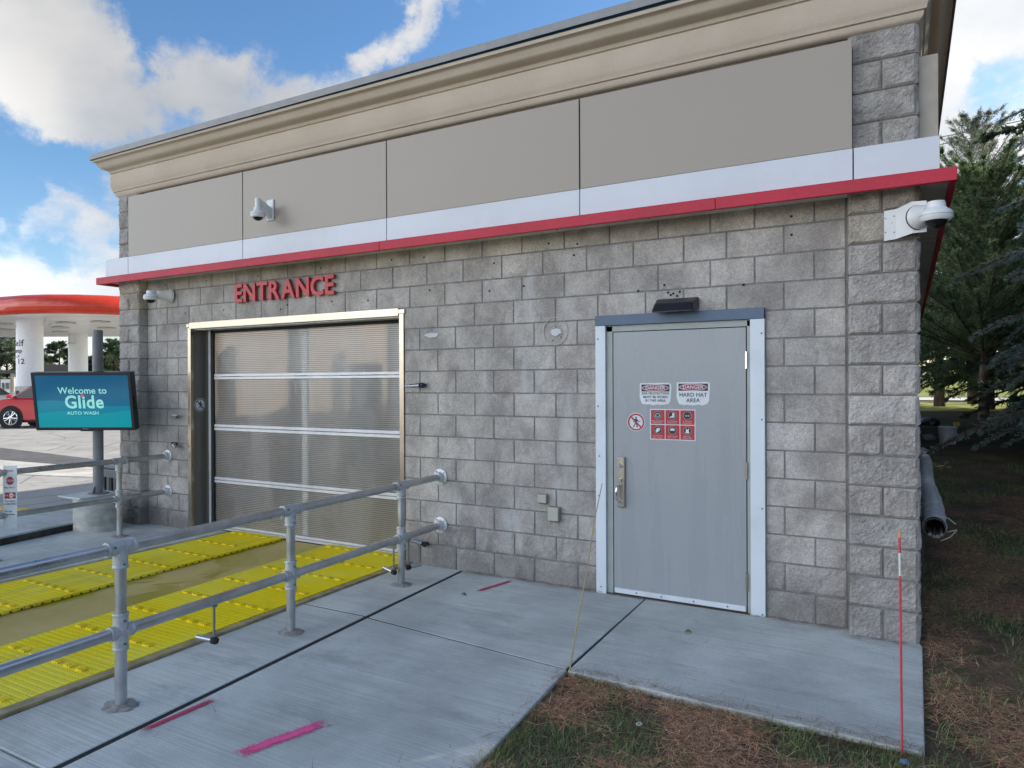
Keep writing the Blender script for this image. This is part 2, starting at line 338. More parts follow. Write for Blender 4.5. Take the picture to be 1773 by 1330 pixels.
HOUSE = plain('plain_cladding', (.45, .43, .38), .8)
TERM = plain('glide_mint', (.22, .50, .45), .4, emis=.28)
TERR = plain('glide_red', (.5, .05, .03), .4, emis=.35)
TERW = plain('glide_outline', (.02, .10, .16), .4, emis=.2)

# ------------------------------------------------------------------ mesh builder
def tag(o, label=None, cat=None, group=None, kind=None):
    for k, v in (('label', label), ('category', cat), ('group', group), ('kind', kind)):
        if v: o[k] = v
    return o
def empty(name, loc, label, cat, group=None):
    o = bpy.data.objects.new(name, None); COL.objects.link(o); o.location = loc; o.empty_display_size = .1
    bpy.context.view_layer.update()
    return tag(o, label, cat, group)
class MB:
    def __init__(s): s.v = []; s.f = []; s.c = []
    def add(s, vs, fs, tone=None):
        b = len(s.v); s.v += [tuple(v) for v in vs]; s.f += [tuple(i+b for i in f) for f in fs]; s.c += [tone]*len(fs); return s
    def box(s, x0, x1, y0, y1, z0, z1, tone=None):
        vs = [(x, y, z) for x in (x0, x1) for y in (y0, y1) for z in (z0, z1)]
        return s.add(vs, [(0, 1, 3, 2), (4, 6, 7, 5), (0, 4, 5, 1), (2, 3, 7, 6), (0, 2, 6, 4), (1, 5, 7, 3)], tone)
    def tube(s, p, q, r, n=20, r2=None, cap=True):
        p, q = Vector(p), Vector(q); d = (q-p).normalized(); a = d.orthogonal().normalized(); b = d.cross(a); r2 = r if r2 is None else r2
        vs = []
        for P, rr in ((p, r), (q, r2)):
            vs += [P+(a*math.cos(t*math.tau/n)+b*math.sin(t*math.tau/n))*rr for t in range(n)]
        fs = [(i, (i+1) % n, n+(i+1) % n, n+i) for i in range(n)]
        if cap: fs += [tuple(range(n))[::-1], tuple(range(n, 2*n))]
        return s.add(vs, fs)
    def path(s, pts, r, n=10):
        for a, b in zip(pts[:-1], pts[1:]): s.tube(a, b, r if not callable(r) else r(a), n)
        return s
    def lathe(s, prof, c, axis=(0, 0, 1), n=28, cap=True):
        ax = Vector(axis).normalized(); a = ax.orthogonal().normalized(); b = ax.cross(a); c = Vector(c); vs = []; fs = []
        for r, h in prof: vs += [c+ax*h+(a*math.cos(t*math.tau/n)+b*math.sin(t*math.tau/n))*r for t in range(n)]
        for k in range(len(prof)-1):
            fs += [(k*n+i, k*n+(i+1) % n, (k+1)*n+(i+1) % n, (k+1)*n+i) for i in range(n)]
        if cap: fs += [tuple(range(n))[::-1], tuple(range((len(prof)-1)*n, len(prof)*n))]
        return s.add(vs, fs)
    def prism(s, poly, a, b, f):
        n = len(poly); vs = [f(*p, a) for p in poly]+[f(*p, b) for p in poly]
        fs = [tuple(range(n)), tuple(range(n, 2*n))[::-1]]+[(i, (i+1) % n, n+(i+1) % n, n+i) for i in range(n)]
        return s.add(vs, fs)
    def build(s, name, mat, parent=None, smooth=False, bevel=0, tone=False, recalc=True):
        me = bpy.data.meshes.new(name); me.from_pydata(s.v, [], s.f)
        if recalc:
            bm = bmesh.new(); bm.from_mesh(me); bmesh.ops.recalc_face_normals(bm, faces=bm.faces); bm.to_mesh(me); bm.free()
        me.materials.append(mat)
        if tone:
            at = me.attributes.new('tone', 'FLOAT_COLOR', 'FACE')
            at.data.foreach_set('color', np.array([(*(c or (.3, .3, .3)), 1) for c in s.c], np.float32).ravel())
        o = bpy.data.objects.new(name, me); COL.objects.link(o)
        if smooth:
            me.polygons.foreach_set('use_smooth', [True]*len(me.polygons))
            md = o.modifiers.new('edge', 'EDGE_SPLIT'); md.split_angle = R(38)
        if bevel:
            md = o.modifiers.new('bevel', 'BEVEL'); md.width = bevel; md.segments = 2; md.limit_method = 'ANGLE'
            md.use_clamp_overlap = True
        if parent: attach(o, parent)
        return o
def attach(o, parent):
    o.parent = parent; o.matrix_parent_inverse = Matrix.Translation(-world_loc(parent)); return o
def world_loc(p):
    v = Vector(p.location)
    while p.parent:
        p = p.parent
        v = v if False else v
    return v
# children are modelled in world coordinates; a thing's Empty sits at its base with no rotation
def sub(o, part):            # o becomes a sub-part of a part that is itself modelled in world coordinates
    o.parent = part; o.matrix_parent_inverse = Matrix.Identity(4); return o
# parts keep world mesh coordinates: part.matrix_world = identity, so sub-parts need no offset
def text(name, body, size, mat, mw, parent=None, issub=False, extrude=.001, offset=0, align='CENTER', xs=1, wrap=None):
    cu = bpy.data.curves.new('t', 'FONT'); cu.body = body; cu.size = size; cu.extrude = extrude; cu.offset = offset
    cu.align_x = align; cu.align_y = 'CENTER'; cu.space_character = 1.0+offset*12 if size > .1 else 1.04; cu.resolution_u = 3
    tmp = bpy.data.objects.new('t', cu); COL.objects.link(tmp); bpy.context.view_layer.update()
    me = bpy.data.meshes.new_from_object(tmp.evaluated_get(bpy.context.evaluated_depsgraph_get()))
    bpy.data.objects.remove(tmp); me.name = name
    me.transform(Matrix.Diagonal((xs, 1, 1, 1)))
    if wrap:
        for v in me.vertices: v.co = wrap(v.co)
    else: me.transform(mw)
    me.materials.clear(); me.materials.append(mat)
    o = bpy.data.objects.new(name, me); COL.objects.link(o)
    if parent: (sub if issub else attach)(o, parent)
    return o
def facing(x, y, z, rot=0):          # text plane upright, facing -y, centred at x,y,z
    return Matrix.Translation((x, y, z)) @ Matrix.Rotation(rot, 4, 'Z') @ Matrix.Rotation(R(90), 4, 'X')
def fastmesh(name, V, F3, mat, tone=None, parent=None, smooth=False):
    me = bpy.data.meshes.new(name); nv = len(V); nf = len(F3)
    me.vertices.add(nv); me.vertices.foreach_set('co', np.asarray(V, np.float32).ravel())
    k = F3.shape[1]
    me.loops.add(nf*k); me.loops.foreach_set('vertex_index', np.asarray(F3, np.int32).ravel())
    me.polygons.add(nf); me.polygons.foreach_set('loop_start', np.arange(nf, dtype=np.int32)*k); me.polygons.foreach_set('loop_total', np.full(nf, k, np.int32))
    me.update(calc_edges=True); me.materials.append(mat)
    if tone is not None:
        at = me.attributes.new('tone', 'FLOAT_COLOR', 'FACE'); at.data.foreach_set('color', np.asarray(tone, np.float32).ravel())
    if smooth: me.polygons.foreach_set('use_smooth', np.ones(nf, bool))
    o = bpy.data.objects.new(name, me); COL.objects.link(o)
    if parent: attach(o, parent)
    return o

# ------------------------------------------------------------------ setting: ground
def gz(x, y):
    t = min(1, max(0, (y-.6)/9.)); h = .62*t*t*(3-2*t)
    k = min(1, max(0, (y-9)/14.)); h += .12*k
    b = min(1, max(0, (y-44)/6.)); h += .75*b*b*(3-2*b)
    side = min(1, max(0, (x-.2)/.5)) if y > 0 else 1
    lump = .012*mnoise.noise(Vector((x*2.3, y*2.3, 0)))+.02*mnoise.noise(Vector((x*.6, y*.6, 3)))
    return -.020+(h if x > 0 else 0)+lump*(1 if x > -1.5 else 0)
def make_ground():
    xs = sorted(set([-400, -150, -60, -30, -20, -9.7, -9.35, -3, -1.7, -1.2]+[round(-1+.11*i, 3) for i in range(60)]+[6, 7, 8.5, 10, 13, 17, 23, 32, 50, 90, 200, 400]))
    ys = sorted(set([-200, -60, -20, -9]+[round(-5+.11*i, 3) for i in range(130)]+[9.6+i*.8 for i in range(60)]+[60, 75, 100, 200, 500, 900]))
    V = [(x, y, (gz(x, y) if x > -9.4 else -.12)) for y in ys for x in xs]
    n = len(xs); F = [(j*n+i, j*n+i+1, (j+1)*n+i+1, (j+1)*n+i) for j in range(len(ys)-1) for i in range(n-1)]
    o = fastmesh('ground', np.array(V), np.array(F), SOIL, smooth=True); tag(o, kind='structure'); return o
make_ground()
def sheet(name, pts, z, mat, kind='structure', th=.0):
    m = MB(); m.prism([(x, y) for x, y in pts], z, z-max(th, .02), lambda x, y, t: (x, y, t)); o = m.build(name, mat)
    if kind: tag(o, kind=kind)
    return o
# lot: lower than the drive, sunlit
sheet('parking_lot', [(-9.25, -30), (-9.25, 60), (-140, 60), (-140, -30)], -.09, ASP)
sheet('drain_band', [(-60, 12.0), (-60, 8.0), (-22.07, 3.2), (-15.6, 3.55), (-13.0, 3.35), (-9.3, 3.3), (-9.3, 3.9), (-15.2, 4.35), (-22.1, 5.02)], -.082, plain('dark_asphalt', (.105, .10, .095), .9, var=.2, scale=3, bump=.4))
sheet('concrete_strip', [(-40, 2.3), (-19.0, 2.2), (-15.2, 2.0), (-12.6, 2.7), (-14.6, 3.45), (-19.5, 3.2), (-40, 4.2)], -.074, CONC_H)
sheet('lane_line', [(-24, -2.35), (-24, -2.22), (-9.8, .22), (-9.8, .08)], -.07, YELP)
# far road and bank to the right
sheet('road', [(-4, 33), (120, 40), (120, 46.2), (-4, 39.2)], .80, CONC_H)
sheet('road_verge', [(-4, 40.4), (120, 47.4), (120, 48.0), (-4, 41.0)], .84, plain('dark_curb', (.10, .10, .11), .9))
sheet('path', [(-4, 31.0), (120, 38), (120, 38.5), (-4, 31.5)], .76, plain('straw_edge', (.5, .47, .25), .9))
sheet('bank', [(-4, 39.9), (120, 47), (120, 140), (-4, 130)], .78, plain('sunlit_grass', (.26, .29, .08), .9, var=.3, scale=.5, fine=8, bump=.6))

m = MB(); m.add([(-30, 44, .79), (140, 58, .79), (140, 95, 3.3), (-30, 80, 3.3), (140, 300, 3.6), (-30, 300, 3.6)], [(0, 1, 2, 3), (3, 2, 4, 5)]); tag(m.build('grass_bank', bpy.data.materials['sunlit_grass']), kind='structure')
# pavement slabs (real gaps between them)
def slab(pts, z=0., mat=None, th=.14, name='pavement'):
    m = MB(); m.prism(pts, z, z-th, lambda x, y, t: (x, y, t)); return tag(m.build(name, mat or CONC, bevel=.006), kind='structure')
def exj(y): return -3.14-.062*y*1.0 if y > -4 else -2.89          # the wide expansion joint
g = .006
slab([(-3.705, .16), (exj(0)-.027, .16), (exj(-1.37)-.027, -1.37), (-3.69, -1.37)])
slab([(-3.69, -1.37-2*g), (exj(-1.37)-.027, -1.37-2*g), (exj(-3.62)-.027, -3.62), (-3.64, -3.62)])
slab([(-3.64, -3.62-2*g), (exj(-3.62)-.014, -3.62-2*g), (-2.85, -7), (-3.6, -7)])
slab([(exj(0)+.012, .02), (-1.432, .02), (-1.405, -1.53), (exj(-1.37)+.012, -1.385)])
slab([(exj(-1.4)+.012, -1.385-g*2), (-1.395, -1.53-g*2), (-1.30, -2.75), (-1.23, -7), (-2.85, -7), (exj(-3.6)+.012, -3.6)])
slab([(-1.432+2*g, .02), (.40, .02), (.44, -.14), (.425, -1.62), (-1.38, -1.56)], z=.004)
jt = MB(); jt.box(-3.9, .38, -7, .1, -.16, -.11); tag(jt.build('pavement_bed', plain('joint_dirt', (.012, .011, .010), .95, bump=.6)), kind='structure')
m = MB(); m.prism([(exj(0)-.026, .0), (exj(0)+.011, .0), (exj(-3.62)+.011, -3.62), (-2.852, -7), (-2.9, -7), (exj(-3.62)-.026, -3.62)], -.0035, -.06, lambda x, y, t: (x, y, t)); tag(m.build('joint_filler', RUB), kind='structure')
for P_, Q_ in (((exj(-1.39), -1.388), (-1.40, -1.542)), ((-1.4265, .0), (-1.395, -1.535)), ((-3.69, -1.376), (exj(-1.37)-.03, -1.376))):
    a_, b_ = Vector((*P_, 0)), Vector((*Q_, 0)); n_ = (b_-a_).cross(Vector((0, 0, 1))).normalized()*.0062
    m = MB(); m.prism([(a_-n_)[:2], (b_-n_)[:2], (b_+n_)[:2], (a_+n_)[:2]], -.0025, -.05, lambda x, y, t: (x, y, t)); tag(m.build('joint_filler', RUB), kind='structure')
m = MB(); m.prism([(-8.115, -.1), (-8.122, -.7), (-7.982, -1.48), (-7.572, -7), (-7.58, -7), (-7.992, -1.48), (-8.132, -.7), (-8.125, -.1)], .065, -.01, lambda x, y, t: (x, y, t)); tag(m.build('kerb_face', plain('kerb_dark', (.06, .055, .05), .9, var=.4, bump=.5)), kind='structure')  # dark strip along the kerb step
# left of the lane: lower apron, curb step, upper walk
slab([(-6.47, .16), (-6.45, -7), (-7.55, -7), (-7.97, -1.48), (-8.1, -.7), (-8.12, .0), (-7.75, .16)], z=-.002)
slab([(-8.12, -.1), (-8.13, -.7), (-7.99, -1.48), (-7.58, -7), (-9.2, -7), (-9.28, -.1)], z=.085, th=.25, mat=CONC)
# wash lane
slab([(-3.785, .9), (-3.715, -.02), (-3.70, -1.3), (-3.65, -3.6), (-3.61, -7), (-6.44, -7), (-6.46, -2), (-6.47, .9)], z=-.012, mat=CONC_ST, name='drive_lane')
kb = MB(); kb.prism([(-3.755, .06), (-3.715, .06), (-3.655, -3.5), (-3.62, -7), (-3.70, -7), (-3.74, -3.4)], .016, -.05, lambda x, y, t: (x, y, t)); tag(kb.build('lane_edge', plain('brown_edge', (.34, .27, .14), .5, var=.3, scale=9), bevel=.004), kind='structure')
for k, (ya) in enumerate((-1.0, -2.15, -3.3)):
    pass

# ------------------------------------------------------------------ car wash building
B = empty('car_wash_building', (-3.8, 0, 0), 'low grey block car wash with tan cornice and red canopy band', 'building')
def tone():
    v = random.uniform(.92, 1.08); w = random.uniform(-.005, .005)
    base = random.choice([(.435, .412, .388), (.445, .425, .40), (.415, .393, .373), (.44, .415, .393)])
    return tuple(max(.02, c*v+w*s) for c, s in zip(base, (1, 0, -.6)))
def smooth_block(m, x0, x1, z0, z1, tn):
    j = .0052; x0 += j; x1 -= j; z0 += j; z1 -= j; yo = random.uniform(-.0015, .0015); b = .004
    vs = [(x0, .012, z0), (x1, .012, z0), (x1, .012, z1), (x0, .012, z1), (x0, yo+b, z0), (x1, yo+b, z0), (x1, yo+b, z1), (x0, yo+b, z1),
          (x0+b, yo, z0+b), (x1-b, yo, z0+b), (x1-b, yo, z1-b), (x0+b, yo, z1-b)]
    fs = [(4, 5, 9, 8), (5, 6, 10, 9), (6, 7, 11, 10), (7, 4, 8, 11), (8, 9, 10, 11), (0, 1, 5, 4), (1, 2, 6, 5), (2, 3, 7, 6), (3, 0, 4, 7)]
    m.add(vs, fs, tn)
def split_block(m, x0, x1, z0, z1, tn, f, amp=.016, cell=.0125):
    # f(s,h,d): s along the face, h height, d outward depth -> world point
    j = .0055; x0 += j; x1 -= j; z0 += j; z1 -= j
    nx = max(2, int((x1-x0)/cell)); nz = max(2, int((z1-z0)/cell)); sd_ = random.random()*50
    tl = random.uniform(-.006, .006)
    vs = []
    for k in range(nz+1):
        for i in range(nx+1):
            a, b = i/nx, k/nz; s = x0+(x1-x0)*a; h = z0+(z1-z0)*b
            e = min(a*(x1-x0), (1-a)*(x1-x0), b*(z1-z0), (1-b)*(z1-z0)); e = min(1, e/.012)
            n = mnoise.fractal(Vector((s*9+sd_, h*14, sd_)), 1.0, 2.1, 2)*.55+mnoise.noise(Vector((s*55, h*55, sd_)))*.38+mnoise.noise(Vector((s*120, h*120, sd_)))*.18
            d = e*(amp*.55+amp*.8*n+tl*(b-.5)*2)
            js = (mnoise.noise(Vector((h*30, sd_, 0)))*.003 if i in (0, nx) else 0); jh = (mnoise.noise(Vector((s*30, sd_, 5)))*.003 if k in (0, nz) else 0)
            vs.append(f(s+js, h+jh, d))
    fs = [(k*(nx+1)+i, k*(nx+1)+i+1, (k+1)*(nx+1)+i+1, (k+1)*(nx+1)+i) for k in range(nz) for i in range(nx)]
    n0 = len(vs)
    vs += [f(x0, z0, -.02), f(x1, z0, -.02), f(x1, z1, -.02), f(x0, z1, -.02)]
    A = [i for i in range(nx+1)]; Bt = [nz*(nx+1)+i for i in range(nx+1)]; Lf = [k*(nx+1) for k in range(nz+1)]; Rt = [k*(nx+1)+nx for k in range(nz+1)]
    fs += [tuple(A[::-1]+[n0, n0+1]), tuple(Bt+[n0+2, n0+3]), tuple(Lf+[n0+3, n0]), tuple(Rt[::-1]+[n0+1, n0+2])]
    m.add(vs, fs, tn)
D, E_ = .318, .403
GX0, GX1, GZ = -6.93, -3.785, 2.40        # garage opening (outer frame)
DX0, DX1, DZ = -1.832, -.53, 2.226         # service door opening (outer trim)
def make_wall():
    m = MB(); sp = MB()
    ff = lambda s, h, d: (s, -d, h)
    for c in range(15):
        z0, z1 = c*.2, c*.2+.2
        if c == 14: z1 = 2.98
        if c >= 12:
            J = [0, -.2, -.6, -.6-D]+[-1.0-D-.4*i for i in range(17)] if c % 2 == 0 else [0, -.4, -.8, -.8-D]+[-1.2-D-.4*i for i in range(16)]
        elif c == 11: J = [0, -.4, -.8, -1.12, -1.42, -1.82]+[-2.2-.4*i for i in range(4)]+[-3.79]+[-4.2-.4*i for i in range(7)]+[-6.93, -7.118, -7.518]
        else:
            J = [0, -.2, -.6, -1.0, -1.4]+[-1.6-E_-.4*i for i in range(5)]+[GX1]+[GX0]+[-7.318] if c % 2 == 0 else [0, -.4, -.8, -1.2, -1.8]+[-2.2-.4*i for i in range(4)]+[GX1, GX0, -7.118, -7.518]
        J = sorted(set([j for j in J if j > -7.70]+[-7.70]))
        for a, b in zip(J[:-1], J[1:]):
            if b-a < .03: continue
            segs = [(a, b)]
            # cut openings
            for o0, o1, oz in ((GX0, GX1, GZ), (DX0, DX1, DZ)):
                ns = []
                for p, q in segs:
                    if z0 >= oz-.03 or q <= o0+.005 or p >= o1-.005: ns.append((p, q)); continue
                    if p < o0-.02: ns.append((p, o0))
                    if q > o1+.02: ns.append((o1, q))
                segs = ns
            for p, q in segs:
                if q-p < .03: continue
                tn = tone()
                if c == 14: tn = (tn[0]*1.10, tn[1]*1.06, tn[2]*.96)
                zb = z0-.06 if c == 0 else z0
                if c < 2: split_block(m, p, q, zb, z1, tuple(x*.92 for x in tn), ff, amp=.011, cell=.0155)
                else: smooth_block(m, p, q, z0, z1, tn)
    w = m.build('block_wall', BLK, B, tone=True, recalc=False)
    mo = MB()
    for a, b, z0, z1 in ((-7.70, GX0, -.1, 2.99), (GX1, DX0, -.1, 2.99), (DX1, .02, -.1, 2.99), (GX0, GX1, GZ-.01, 2.99), (DX0, DX1, DZ-.01, 2.99)):
        mo.add([(a, .0065, z0), (b, .0065, z0), (b, .0065, z1), (a, .0065, z1)], [(0, 1, 2, 3)])
    sub(mo.build('mortar', MORTAR), w)
    # small anchor holes left in the blocks
    h = MB()
    for x, z in [(-.35, 2.86), (-.35, 2.73), (-1.2, 2.37), (-1.22, 2.36), (-1.15, 2.38), (-1.17, 2.35), (-1.24, 2.38), (-1.28, 2.30), (-1.27, 2.44), (-2.0, 2.83), (-2.03, 2.74), (-1.48, 2.41), (-.68, 2.40)]+\
            [(-2.2-.62*i+random.uniform(-.2, .2), random.choice((2.86, 2.74, 2.55, 2.87, 2.48))) for i in range(9)]+[(-2.4-.55*i+random.uniform(-.2, .2), random.choice((2.50, 2.86, 2.52))) for i in range(9)]:
        h.lathe([(.0085, -.004), (.0095, 0), (.006, .0004)], (x, -.002, z), (0, -1, 0), n=10)
    sub(h.build('anchor_hole', plain('hole_dark', (.02, .02, .02), .9)), w)
    return w
make_wall()
def pilaster(x0, x1, halfpar, name_label, side_sgn):
    m = MB(); y = -.10; ff = lambda s, h, d: (s, y-d*1.4, h)
    xs = x1 if side_sgn > 0 else x0
    for c in range(21):
        z0, z1 = c*.2, c*.2+.2
        if c == 20: z1 = 4.06
        zb = z0-.06 if c == 0 else z0
        tn = tone(); tn = tuple(v*.97 for v in tn)
        if c in (13, 14): tn = (tn[0]*1.1, tn[1]*1.05, tn[2]*.93)
        if c % 2 == halfpar:
            split_block(m, x0, (x0+x1)/2, zb, z1, tn, ff); kq = random.uniform(.92, 1.06); split_block(m, (x0+x1)/2, x1, zb, z1, tuple(v*kq for v in tn), ff)
        else: split_block(m, x0, x1, zb, z1, tn, ff)
        # outer return and inner return
        so = (lambda s, h, d: (x1+d, s, h)) if side_sgn > 0 else (lambda s, h, d: (x0-d, s, h))
        split_block(m, y, y+(.4 if c % 2 == halfpar else .2), zb, z1, tn, so, amp=.016)
        si = (lambda s, h, d: (x0-d*.2, s, h)) if side_sgn > 0 else (lambda s, h, d: (x1+d*.2, s, h))
        split_block(m, y, .01, zb, z1, tn, si, amp=.006)
    o = m.build('pilaster', BLK, B, tone=True, recalc=False)
    b = MB(); b.box(x0+.007, x1-.007, y+.007, .3, -.1, 4.05); sub(b.build('mortar', MORTAR), o)
    return o
pilaster(.016, .423, 0, '', 1)
pilaster(-8.10, -7.70, 1, '', -1)
# side walls and shell (long sides, back, roof, inner floor)
DEP = 13.6
def side_wall():
    m = MB()
    for c in range(20):
        y = .30 if c % 2 == 0 else .10
        while y < DEP:
            w_ = min(.4, DEP-y); tn = tone()
            if w_ > .05: split_block(m, y, y+w_, c*.2-(.2 if c == 0 else 0), c*.2+.2, tn, lambda s, h, d: (.413+d, s, h), amp=.016, cell=.033)
            y += .4
    m.box(.20, .405, .32, DEP, -.3, 4.0, (.13, .13, .13))
    return m.build('side_wall', BLK, B, tone=True, recalc=False)
side_wall()
m = MB(); m.box(-8.10, -7.9, .31, DEP, -.3, 4.0, tone()); m.box(-7.9, -6.9, DEP-.2, DEP, -.3, 4.0, tone()); m.box(-3.8, .2, DEP-.2, DEP, -.3, 4.0, tone()); m.box(-6.9, -3.8, DEP-.2, DEP, 2.9, 4.0, tone())
m.build('shell_wall', BLK, B, tone=True)
m = MB(); m.box(-7.895, -7.86, .3, DEP-.2, 0, 4.0); m.box(-3.3, -3.2, .1, DEP-.2, 0, 4.0); m.build('interior_wall', WALLI, B)
m = MB(); m.box(-7.9, -3.3, .32, DEP+.5, -.06, -.015); m.build('interior_floor', CONC_ST, B)
# upper front wall behind panels
m = MB(); m.box(-7.70, .02, .02, .2, 2.98, 4.2, (.28, .28, .28)); m.build('parapet_wall', BLK, B, tone=True)
# roof deck; unseen skylight strip added to let sun into the wash bay
m = MB(); m.box(-8.1, -7.0, .2, DEP, 4.02, 4.12); m.box(-5.2, .42, .2, DEP, 4.02, 4.12); m.box(-7.0, -5.2, .2, 3.2, 4.02, 4.12); m.box(-7.0, -5.2, 8.4, DEP, 4.02, 4.12)
m.build('roof_deck', DGREY, B)
m = MB()
for yy in (3.12, 8.4): m.box(-7.0, -5.2, yy, yy+.08, 4.12, 4.2)
m.build('added_skylight_frame', ALU, B)
def m_sky():
    t = NT('added_opal_skylight'); tl = t.N.new('ShaderNodeBsdfTranslucent'); tl.inputs[0].default_value = (.85, .80, .72, 1); tp = t.N.new('ShaderNodeBsdfTransparent'); ms = t.N.new('ShaderNodeMixShader'); ms.inputs[0].default_value = .5
    t.L.new(tl.outputs[0], ms.inputs[1]); t.L.new(tp.outputs[0], ms.inputs[2]); t.L.new(ms.outputs[0], t.N['Material Output'].inputs[0]); return t.m
m = MB(); m.add([(-6.99, 3.21, 4.07), (-5.21, 3.21, 4.07), (-5.21, 8.39, 4.07), (-6.99, 8.39, 4.07)], [(0, 1, 2, 3)]); m.build('added_skylight_pane', m_sky(), B)
for xx, yy in ((-7.3, 2.1), (-7.3, 4.4), (-6.1, 3.3), (-3.6, 5.0)):
    m = MB(); m.box(xx-.07, xx+.07, yy-.07, yy+.07, -.02, 2.75); m.build('wash_post', DGREY, B)
m = MB(); m.tube((-7.0, 3.3, .4), (-7.0, 3.3, 2.0), .26, 14); m.build('wash_brush', DGREY, B)

# cornice swept round the corners: (outward offset, height)
prof = [(-.001, 3.985), (.012, 3.992), (.030, 4.018), (.034, 4.045), (.046, 4.052), (.052, 4.085), (.066, 4.105), (.066, 4.25), (.060, 4.268), (.074, 4.275), (.082, 4.30), (.088, 4.305),
        (.108, 4.312), (.138, 4.325), (.160, 4.348), (.172, 4.378), (.186, 4.395), (.208, 4.402), (.208, 4.43), (-.12, 4.43)]
def sweep(prof, name, mat, x0=-8.10, x1=.423, y=-.10, yb=DEP, parent=B, tilt=0, rext=.05):
    vs = []; n = len(prof)
    for k in range(4):
        for o_, z in prof:
            if k == 0: vs.append((x0-o_, yb, z))
            if k == 1: vs.append((x0-o_, y-o_, z))
            if k == 2: vs.append((x1+o_*1.12+rext*0, y-o_, z+tilt))
            if k == 3: vs.append((x1+o_*1.12, yb, z+tilt))
    fs = [(k*n+i, k*n+i+1, (k+1)*n+i+1, (k+1)*n+i) for k in range(3) for i in range(n-1)]
    mm = MB(); mm.add(vs, fs); o = mm.build(name, mat, parent); 
    md = o.modifiers.new('edge', 'EDGE_SPLIT'); md.split_angle = R(40); o.data.polygons.foreach_set('use_smooth', [True]*len(o.data.polygons))
    return o
sweep(prof, 'cornice', STU)
sweep([(.175, 4.425), (.175, 4.455), (-.1, 4.455)], 'membrane_strip', BLUEF, tilt=.012)
sweep([(.18, 4.452), (.165, 4.47), (.165, 4.475)], 'flashing_gap', RUB, tilt=.02)
sweep([(.12, 4.470), (.222, 4.455), (.226, 4.425), (.230, 4.425), (.230, 4.490), (-.1, 4.505)], 'roof_cap', CAP, tilt=.028)
# fascia panels
PJ = [-7.775, -5.775, -3.835, -1.893, .056]
for a, b in zip(PJ[:-1], PJ[1:]):
    m = MB(); m.box(a+.006, b-.006, -.19, -.165, 3.222, 3.935); m.build('taupe_panel', TANP, B, bevel=.002)
m = MB(); m.box(-7.77, .05, -.155, .02, 3.0, 3.90); m.build('panel_backing', RUB, B)
for a, b in zip([-8.235]+PJ, PJ+[.545]):
    m = MB(); m.box(a+.004, b-.004, -.192, -.165, 2.975, 3.2195); 
    if a < -8: m.box(-8.231, -8.205, -.165, DEP, 2.975, 3.2195)
    if b > .5: m.box(.515, .541, -.165, DEP, 2.975, 3.2195)
    m.build('white_panel', WHP, B, bevel=.002)
m = MB(); m.box(.43, .54, -.02, .03, 3.222, 3.80); m.box(.515, .541, .03, DEP, 3.222, 3.78); m.build('side_panel', plain('beige_side_panel', (.40, .36, .30), .5), B, bevel=.002)
# red band and soffit
x0, x1, y0 = -8.30, .628, -.27
for a, b in ((x0, -3.86), (-3.856, -.82), (-.816, x1)):
    m = MB(); m.box(a, b, y0, y0+.035, 2.912, 2.995); m.box(a, b, y0+.035, -.165, 2.966, 2.993); m.build('red_band', RED, B, bevel=.003)
for q0 in (x1-.035, x0): m = MB(); m.box(q0, q0+.035, y0+.036, DEP+.2, 2.912, 2.994); m.build('red_side_band', RED, B, bevel=.003)
m = MB(); m.box(x0+.036, x1-.036, y0+.036, -.002, 2.945, 2.955); m.box(.45, x1-.036, .0, DEP, 2.945, 2.955); m.box(x0+.036, -8.11, .0, DEP, 2.945, 2.955); m.build('soffit', SOFF, B)
m = MB(); m.box(-8.0, .3, y0+.075, y0+.08, 2.9405, 2.944); 
for i in range(11): m.lathe([(.006, 0), (.006, .004)], (-7.6+i*.78, -.09, 2.9415), (0, 0, 1), 8)
m.build('soffit_seam', DGREY, B)
# gooseneck of light under side soffit, strap etc. left out; warm conduit on side wall
m = MB()
for i in range(5): m.box(.425, .455, 3.0+i*.35, 3.2+i*.35, .9+.1*i, 1.0+.1*i)
m.build('yellow_side_conduit', YELP, B)

